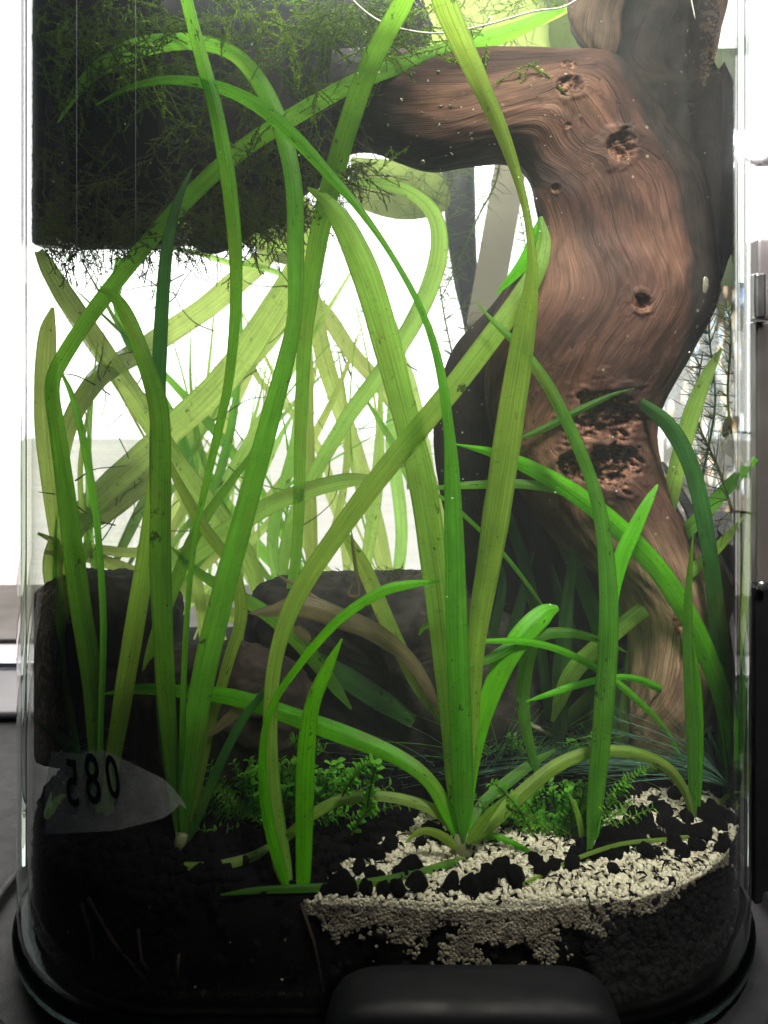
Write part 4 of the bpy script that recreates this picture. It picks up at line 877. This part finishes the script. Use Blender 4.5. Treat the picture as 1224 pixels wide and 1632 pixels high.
needle_plant('needle leaved plant close beside the beige strip', [(800, 620), (745, 520), (720, 420), (715, 300), (760, 240)], .49, 'needle', 130, .018)
needle_plant('needle leaved plant drooping from under the driftwood arch', [(800, 230), (790, 290), (760, 350), (730, 420), (700, 480)], .46, 'needle', 90, .013)
needle_plant('needle leaved plant right of the beige strip', [(830, 620), (840, 500), (838, 400), (820, 300)], .53, 'needle', 120, .016)
needle_plant('sparse needle leaved plant crossing the white window area', [(650, 780), (640, 640), (600, 520), (560, 420), (540, 330)], .52, 'needle', 90, .024)
needle_plant('needle leaved plant behind the knot of fanning leaves', [(560, 600), (520, 500), (490, 420), (470, 360)], .52, 'needle', 110, .018)
needle_plant('dark needle leaved plant between driftwood and right wall, upper', [(1100, 900), (1120, 760), (1140, 640), (1130, 520), (1150, 460)], .50, 'needle_blue', 190, .018)
needle_plant('dark needle leaved plant between driftwood and right wall, lower', [(1190, 900), (1150, 760), (1110, 660), (1120, 560)], .51, 'moss_dark', 190, .02)
needle_plant('dark needle leaved plant along the right wall', [(1180, 900), (1175, 760), (1160, 640), (1165, 540), (1160, 480)], .47, 'needle', 150, .012)
# grasses
def grass(label, cx, cyy, d, n, hmin, hmax, mat, spread, lean=0, w_=3.0):
    pl = thing('hair_grass', label, 'grass', P(cx, cyy, d), 'fine hair grass tufts')
    b = MB()
    for _ in range(n):
        x0 = cx+random.gauss(0, spread*.25); a = random.gauss(lean, spread/60); h = random.uniform(hmin, hmax); dd = clampd(x0, d+random.uniform(-.01, .01))
        p = [P(x0+a*h*t+a*h*.6*t*t, cyy-h*t+abs(a)*h*.5*t*t, dd) for t in np.linspace(0, 1, 9)]
        if not all(inside(q.x, q.y, .005) for q in p): continue
        b.tube(p, [w_/F*dd/2*(1-.8*i/8) for i in range(9)], 4, False)
    o = b.build('blades', M[mat], pl); o['kind'] = 'stuff'
grass('bluish hair grass tuft at the right foot of the driftwood', 1150, 1255, .365, 280, 60, 190, 'needle_blue', 60, -.15, 2.6)
grass('hair grass tuft with long arcs in front of the driftwood foot', 1108, 1300, .345, 26, 100, 300, 'leaf_deep' if False else 'needle', 44, -.35, 2.8)
grass('dark green hair grass in the shadow left of the small leaved bush', 800, 1240, .37, 90, 60, 180, 'pearl', 70, .1, 2.4)
grass('dark hair grass arching behind the main plant', 745, 1255, .36, 34, 60, 150, 'needle_blue', 90, -.6, 3.0)
grass('dark green grass at the left glass corner', 110, 1210, .37, 40, 40, 110, 'needle_blue', 60, 0, 3)
# small round-leaved bushes
def bush(label, cx, cyy, rx, ry, d, stems, leafpx, seed):
    random.seed(seed)
    pl = thing('pearlweed_bush', label, 'aquatic plant', P(cx, cyy+ry, d), 'small leaved pearlweed bushes'); lm = MB(); sm = MB(); allst = []
    for k in range(stems):
        x0 = cx+random.uniform(-.55, .55)*rx; a = math.radians(random.gauss(0, 38)); L = ry*random.uniform(.7, 1.9); dd = d+random.uniform(-.004, .020)
        pts = []
        for t in np.linspace(0, 1, 7): pts.append(P(x0+math.sin(a)*L*t*1.1+(x0-cx)*.7*t, cyy+ry-math.cos(a)*L*t+(6*t*t), dd))
        sm.tube(pts, [.0005-.00025*t for t in np.linspace(0, 1, 7)], 4, False); allst.append(pts)
    for (xa, ya, xb, yb) in EXTRA.get(seed, ()):
        pts = [P(xa+(xb-xa)*t, ya+(yb-ya)*t-8*math.sin(t*PI), d-.02) for t in np.linspace(0, 1, 9)]; sm.tube(pts, .00035, 5, False); allst.append(pts)
    for pts in allst:
        for i in range(1, len(pts)):
            for sgn in (0, PI):
                for half in (0, .5):
                    c = pts[i]*(1-half)+pts[i-1]*half; t = (pts[i]-pts[i-1]).normalized(); an = sgn+(i+half)*1.57+random.uniform(-.4, .4)
                    a = t.orthogonal().normalized(); o = (Matrix.Rotation(an, 3, t)@a); dv = (o+t*.35+Vector((0, 0, .15))).normalized(); L = leafpx/F*d*random.uniform(.6, 1.15)
                    s = dv.cross(t).normalized(); U = s.cross(dv).normalized(); W = L*.38
                    P0, P1, P2, P3 = c, c+dv*L*.35, c+dv*L*.75, c+dv*L-U*L*.12
                    b0 = len(lm.v); lm.v += [tuple(P0), tuple(P1+s*W+U*L*.1), tuple(P1-U*L*.02), tuple(P1-s*W+U*L*.1), tuple(P2+s*W*.9+U*L*.06), tuple(P2-U*L*.04), tuple(P2-s*W*.9+U*L*.06), tuple(P3)]
                    for q in ((0, 1, 2), (0, 2, 3), (1, 4, 5, 2), (2, 5, 6, 3), (4, 7, 5), (5, 7, 6)): lm.f.append(tuple(b0+z for z in q))
    sm.build('stems', M['stem'], pl); o = lm.build('leaves', M['pearl'], pl); o['kind'] = 'stuff'
EXTRA = {41: [(560, 1330, 598, 1285), (545, 1270, 590, 1215), (585, 1290, 600, 1218), (520, 1200, 465, 1180)], 42: [(965, 1275, 1040, 1222), (960, 1300, 1000, 1250), (850, 1330, 790, 1250), (880, 1330, 810, 1290)], 43: []}
bush('bushy green small leaved plant left of the gravel, behind blurred leaves', 450, 1258, 125, 62, .312, 170, 15, 41)
bush('small leaved green bush growing in the gravel right of the main plant', 895, 1285, 90, 52, .306, 75, 13, 42)
bush('sparse dim small leaved plant under the driftwood', 880, 1190, 110, 46, .365, 55, 11, 43)
random.seed(99)

# ------------------------------------------------------------------ small things
def ellip(name, label, px, py, d, wpx, hpx, mat, cat, rot=0, point=0):
    d = clampd(px, d, .0055); c = P(px, py, d); rows = []
    for i in range(13):
        t = i/12; a = t*PI; r = math.sin(a)*(1-point*t*.6)+.01; row = []
        for k in range(18):
            th = k/18*2*PI; row.append((r*math.cos(th)*wpx/F*d/2*(1+.04*math.sin(i*2.2)), r*math.sin(th)*wpx/F*d*.3, math.cos(a)*hpx/F*d/2))
        rows.append(row)
    b = MB(); b.grid(rows, closed=True, caps=True); o = b.build(name, M[mat]); o.location = c; o.rotation_euler = (0, rot, 0); tag(o, label, cat); return o
ellip('snail', 'pale oval snail on the dark side of the driftwood', 1121, 456, .325, 16, 32, 'snail', 'snail', .15)
ellip('snail', 'grey pointed snail stuck to the right glass wall', 1158, 680, .335, 15, 36, 'metal_dull', 'snail', .25, .5)
ellip('snail', 'dark teardrop-shaped snail hanging under the moss', 451, 346, .40, 25, 40, 'snail_dark', 'snail', .1, .9)
o = thing('twig', 'pale grey twig lying dimly behind the bright leaf', 'twig', P(830, 1150, .372)); b = MB(); strand(b, [(778, 1128), (830, 1148), (880, 1172)], .374, .370, .0022, .0008, 8); b.build('twig_body', M['snail'], o)
b = MB(); strand(b, [(540, -30), (570, 8), (610, 36), (660, 50), (710, 52), (780, 38), (850, 18), (900, 10), (945, -20)], .325, .33, .00045, .00035, 8); o = b.build('air_line', M['thread']); tag(o, 'thin white line looping across the top of the aquarium', 'thread')
b = MB(); strand(b, [(1098, -20), (1104, 10), (1108, 30)], .33, .33, .0003, .0002, 6); o = b.build('loose_thread', M['thread']); tag(o, 'short white thread hanging in the upper right corner', 'thread')
b = MB()
for pts in ([(140, 1430), (180, 1500), (230, 1560), (290, 1610), (330, 1650)], [(130, 1440), (145, 1490), (150, 1530)], [(285, 1520), (282, 1570), (268, 1620)], [(480, 1440), (500, 1500), (515, 1580), (520, 1640)], [(220, 1480), (225, 1530), (235, 1545)]):
    q = [P(x, y, clampd(x, .262, .0045)) for x, y in pts]
    q = [v for v in q if v.z > .008]
    if len(q) > 1: b.tube(q, .0006, 6)
o = b.build('buried_roots', M['log']); tag(o, 'faint brown roots in the black soil against the front glass', 'roots', kind='stuff')
# torn pale leaf shreds on the central rock
for i, (pts, lab) in enumerate((([(560, 845, 6), (566, 900, 9), (572, 940, 6), (568, 958, 3)], 'thin torn beige shred dangling beside the central rock'), ([(395, 978, 4), (440, 968, 14), (500, 980, 20), (560, 1000, 18), (600, 1015, 4)], 'long frayed beige leaf shred lying over the central rock'), ([(470, 1000, 22), (485, 1012, 24), (492, 1022, 16)], 'small square beige leaf scrap on the central rock'),
                                ([(440, 915, 3), (475, 935, 9), (520, 965, 10), (545, 990, 4)], 'narrow curled beige shred above the leaf scrap'), ([(575, 950, 5), (556, 948, 6), (562, 930, 4)], 'hooked beige leaf scrap by the sword leaf'))):
    o = ribbon('leaf_shred', pts, .350, .350, 'leaf_dead', None, twist=.8); tag(o, lab, 'dead leaf')
# specks and bubbles in the water and on the wood
cs, rs = [], []
for _ in range(170):
    px = random.choice([random.uniform(640, 760), random.uniform(60, 640), random.uniform(850, 1180), random.uniform(700, 900)]); py = random.uniform(0, 1000) if px > 640 else random.uniform(0, 340)
    d = clampd(px, random.uniform(.275, .325)); cs.append(tuple(P(px, py, d))); rs.append(random.choice([.00011, .00013, .00016, .0002, .00032]))
V, Fc = lumps(np.array(cs), rs, 1, .1, 1); g = mesh_np('water_specks', V, Fc, M['thread'], True); tag(g, 'tiny pale specks floating in the water', 'specks', kind='stuff')
cs, rs = [], []
for (x, y) in ((698, 115), (682, 130), (682, 145), (718, 170), (700, 200), (712, 192), (750, 214), (752, 222), (672, 180), (640, 160), (720, 245), (618, 200), (702, 170), (674, 258), (740, 150), (690, 190), (655, 120)):
    cs.append(tuple(P(x, y, .315))); rs.append(random.uniform(.0005, .0009))
V, Fc = lumps(np.array(cs), rs, 1, .5, .6); g = mesh_np('algae_dots', V, Fc, M['snail'], True); tag(g, 'cream algae dots scattered over the dark driftwood arm', 'algae', kind='stuff')
# added sheet imitating a hazy reflection with mirrored digits at the left corner
def enter(px, m):
    k = (px-CX)/F; d = .25
    while not inside(k*d, d, m) and d < .5: d += .0003
    return d
refl = thing('reflection_sheet', 'added hazy sheet imitating a reflection with mirrored digits on the lower left glass', 'reflection', P(150, 1250, .315))
rows = []
for j, t in enumerate(np.linspace(0, 1, 12)):
    r = []
    for s in np.linspace(0, 1, 24):
        px = 72+s*225; top = 1196+(8*math.sin(s*3) if s < .3 else 0)+60*max(0, .04-s)/.04; bot = 1330-12*s-46*max(0, s-.5)-26*(max(0, s-.8)/.2)**2
        if s > .42: top = 1196+(s-.42)/.58*62+28*(max(0, s-.8)/.2)**2
        bot = max(bot, top+2); py = top+(bot-top)*t; d = clampd(px, .315+.01*math.sin(s*3), .008); r.append(P(px, py, enter(px, -.0006)))
    rows.append(r)
b = MB(); b.grid(rows); b.build('reflection_haze', M['reflection'], refl)
M['digit'] = principled('digit_dark', (.006, .007, .007), .5)
for ch, px, py, sz, rz in (('5', 115, 1252, 88, -.05), ('8', 148, 1246, 92, -.1), ('0', 180, 1242, 78, -.2)):
    cu = bpy.data.curves.new('mirrored_digit', 'FONT'); cu.body = ch; cu.size = sz/F*.32; cu.align_x = 'CENTER'; cu.align_y = 'CENTER'; cu.extrude = .00008; cu.offset = .00025
    tmp = bpy.data.objects.new('tmp', cu); COL.objects.link(tmp); bpy.context.view_layer.update()
    me = bpy.data.meshes.new_from_object(tmp.evaluated_get(bpy.context.evaluated_depsgraph_get())); bpy.data.objects.remove(tmp)
    me.materials.clear(); me.materials.append(M['digit'])
    o = bpy.data.objects.new('mirrored_digit', me); COL.objects.link(o); d = enter(px, -.0014)
    o.parent = refl; o.matrix_parent_inverse = Matrix.Translation(-refl.location); o.location = P(px, py, d); o.rotation_euler = (PI/2, rz, -.45); o.scale = (-.62, 1.0, 1)

# ------------------------------------------------------------------ right outside: clamp, post, lamp
post = thing('metal_post', 'grey metal post with silver clamp just outside the right glass', 'post', (P(1220, 0, .36).x, .36, -.012))
def pbox(name, x0, x1, y0, y1, d, mat, dep=.012):
    b = MB(); b.box((P(x0, 0, d).x, d, zpx(y1, d)), (P(x1, 0, d).x, d+dep, zpx(y0, d))); b.build(name, M[mat], post, False, bevel=.0012)
pbox('post_tube', 1206, 1262, 512, 1640, .352, 'metal_dull')
pbox('clamp_plate', 1204, 1222, 434, 508, .348, 'metal')
pbox('clamp_bracket', 1208, 1250, 380, 510, .356, 'metal_dull')
pbox('black_cover', 1204, 1262, 936, 1640, .343, 'black')
ellip('screw', 'small shiny screw head on the metal post', 1215, 934, .34, 14, 16, 'metal', 'screw')
lamp = thing('clip_lamp', 'small glaring white lamp just outside the upper right glass', 'lamp', P(1192, 228, .352))
M['bulb'] = emis('lamp_bulb', (1, .98, 1), 900)
bv, bf = ico(2); c = P(1203, 228, .330); mesh_np('bulb', bv*.0062+np.array(tuple(c)), bf, M['bulb'], True, None)
o = bpy.data.objects['bulb']; o.parent = lamp; o.matrix_parent_inverse = Matrix.Translation(-lamp.location)
b = MB(); b.tube([c+Vector((.003, .010, 0)), c+Vector((.008, .012, 0)), c+Vector((.03, .016, .0))], [.0045, .006, .006], 20); b.build('lamp_housing', M['metal'], lamp)

SP = plant('tiny sprouting plantlet in the lower left corner behind the added reflection sheet', 76, 1318, .345, group=None)
for pp in ([(74, 1318, 8), (76, 1290, 10), (82, 1262, 3)], [(74, 1318, 8), (82, 1290, 13), (95, 1272, 11), (112, 1266, 2)], [(90, 1235, 3), (97, 1240, 6), (103, 1250, 2)]): ribbon('leaf', pp, .345, .34, 'leaf_pale', SP, wf=1.0)
o = thing('black_tube', 'short black tube standing by the left rock near the glass corner', 'tube', P(128, 1120, .37)); b = MB(); b.tube([P(126, 990, .352), P(126, 1118, .352)], .0058, 20); b.build('tube_wall', M['black'], o)
# added glowing panel, flecks of dispersed sunlight painted into its colour
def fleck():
    m = N('sunlight_flecks'); tc = m.n('TexCoord').outputs['Object']
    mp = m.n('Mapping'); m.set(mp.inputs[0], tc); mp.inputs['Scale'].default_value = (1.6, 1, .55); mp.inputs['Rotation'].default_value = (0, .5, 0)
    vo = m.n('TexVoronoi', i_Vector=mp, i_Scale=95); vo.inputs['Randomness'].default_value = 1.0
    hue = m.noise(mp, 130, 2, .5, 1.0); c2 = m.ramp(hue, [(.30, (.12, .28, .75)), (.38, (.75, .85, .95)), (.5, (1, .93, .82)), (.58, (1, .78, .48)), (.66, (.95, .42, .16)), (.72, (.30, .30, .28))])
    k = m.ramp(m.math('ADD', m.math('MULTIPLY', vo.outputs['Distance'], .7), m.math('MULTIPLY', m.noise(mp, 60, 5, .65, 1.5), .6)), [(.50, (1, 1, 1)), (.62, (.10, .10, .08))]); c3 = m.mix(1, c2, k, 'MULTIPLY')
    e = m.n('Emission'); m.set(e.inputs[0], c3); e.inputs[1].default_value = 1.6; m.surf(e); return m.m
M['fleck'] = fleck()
fw = box_obj('light_fleck_panel', (P(1060, 0, .575).x, .575, zpx(815, .575)), (P(1196, 0, .575).x, .578, zpx(450, .575)), M['fleck']); tag(fw, 'added glowing panel imitating rainbow flecks of dispersed sunlight at the right rear', 'light panel')
bb = box_obj('dark_backboard', (P(1040, 0, .59).x, .59, -.012), (P(1215, 0, .59).x, .60, zpx(790, .59)), M['black']); tag(bb, 'dark panel standing behind the right rear of the aquarium', 'panel')
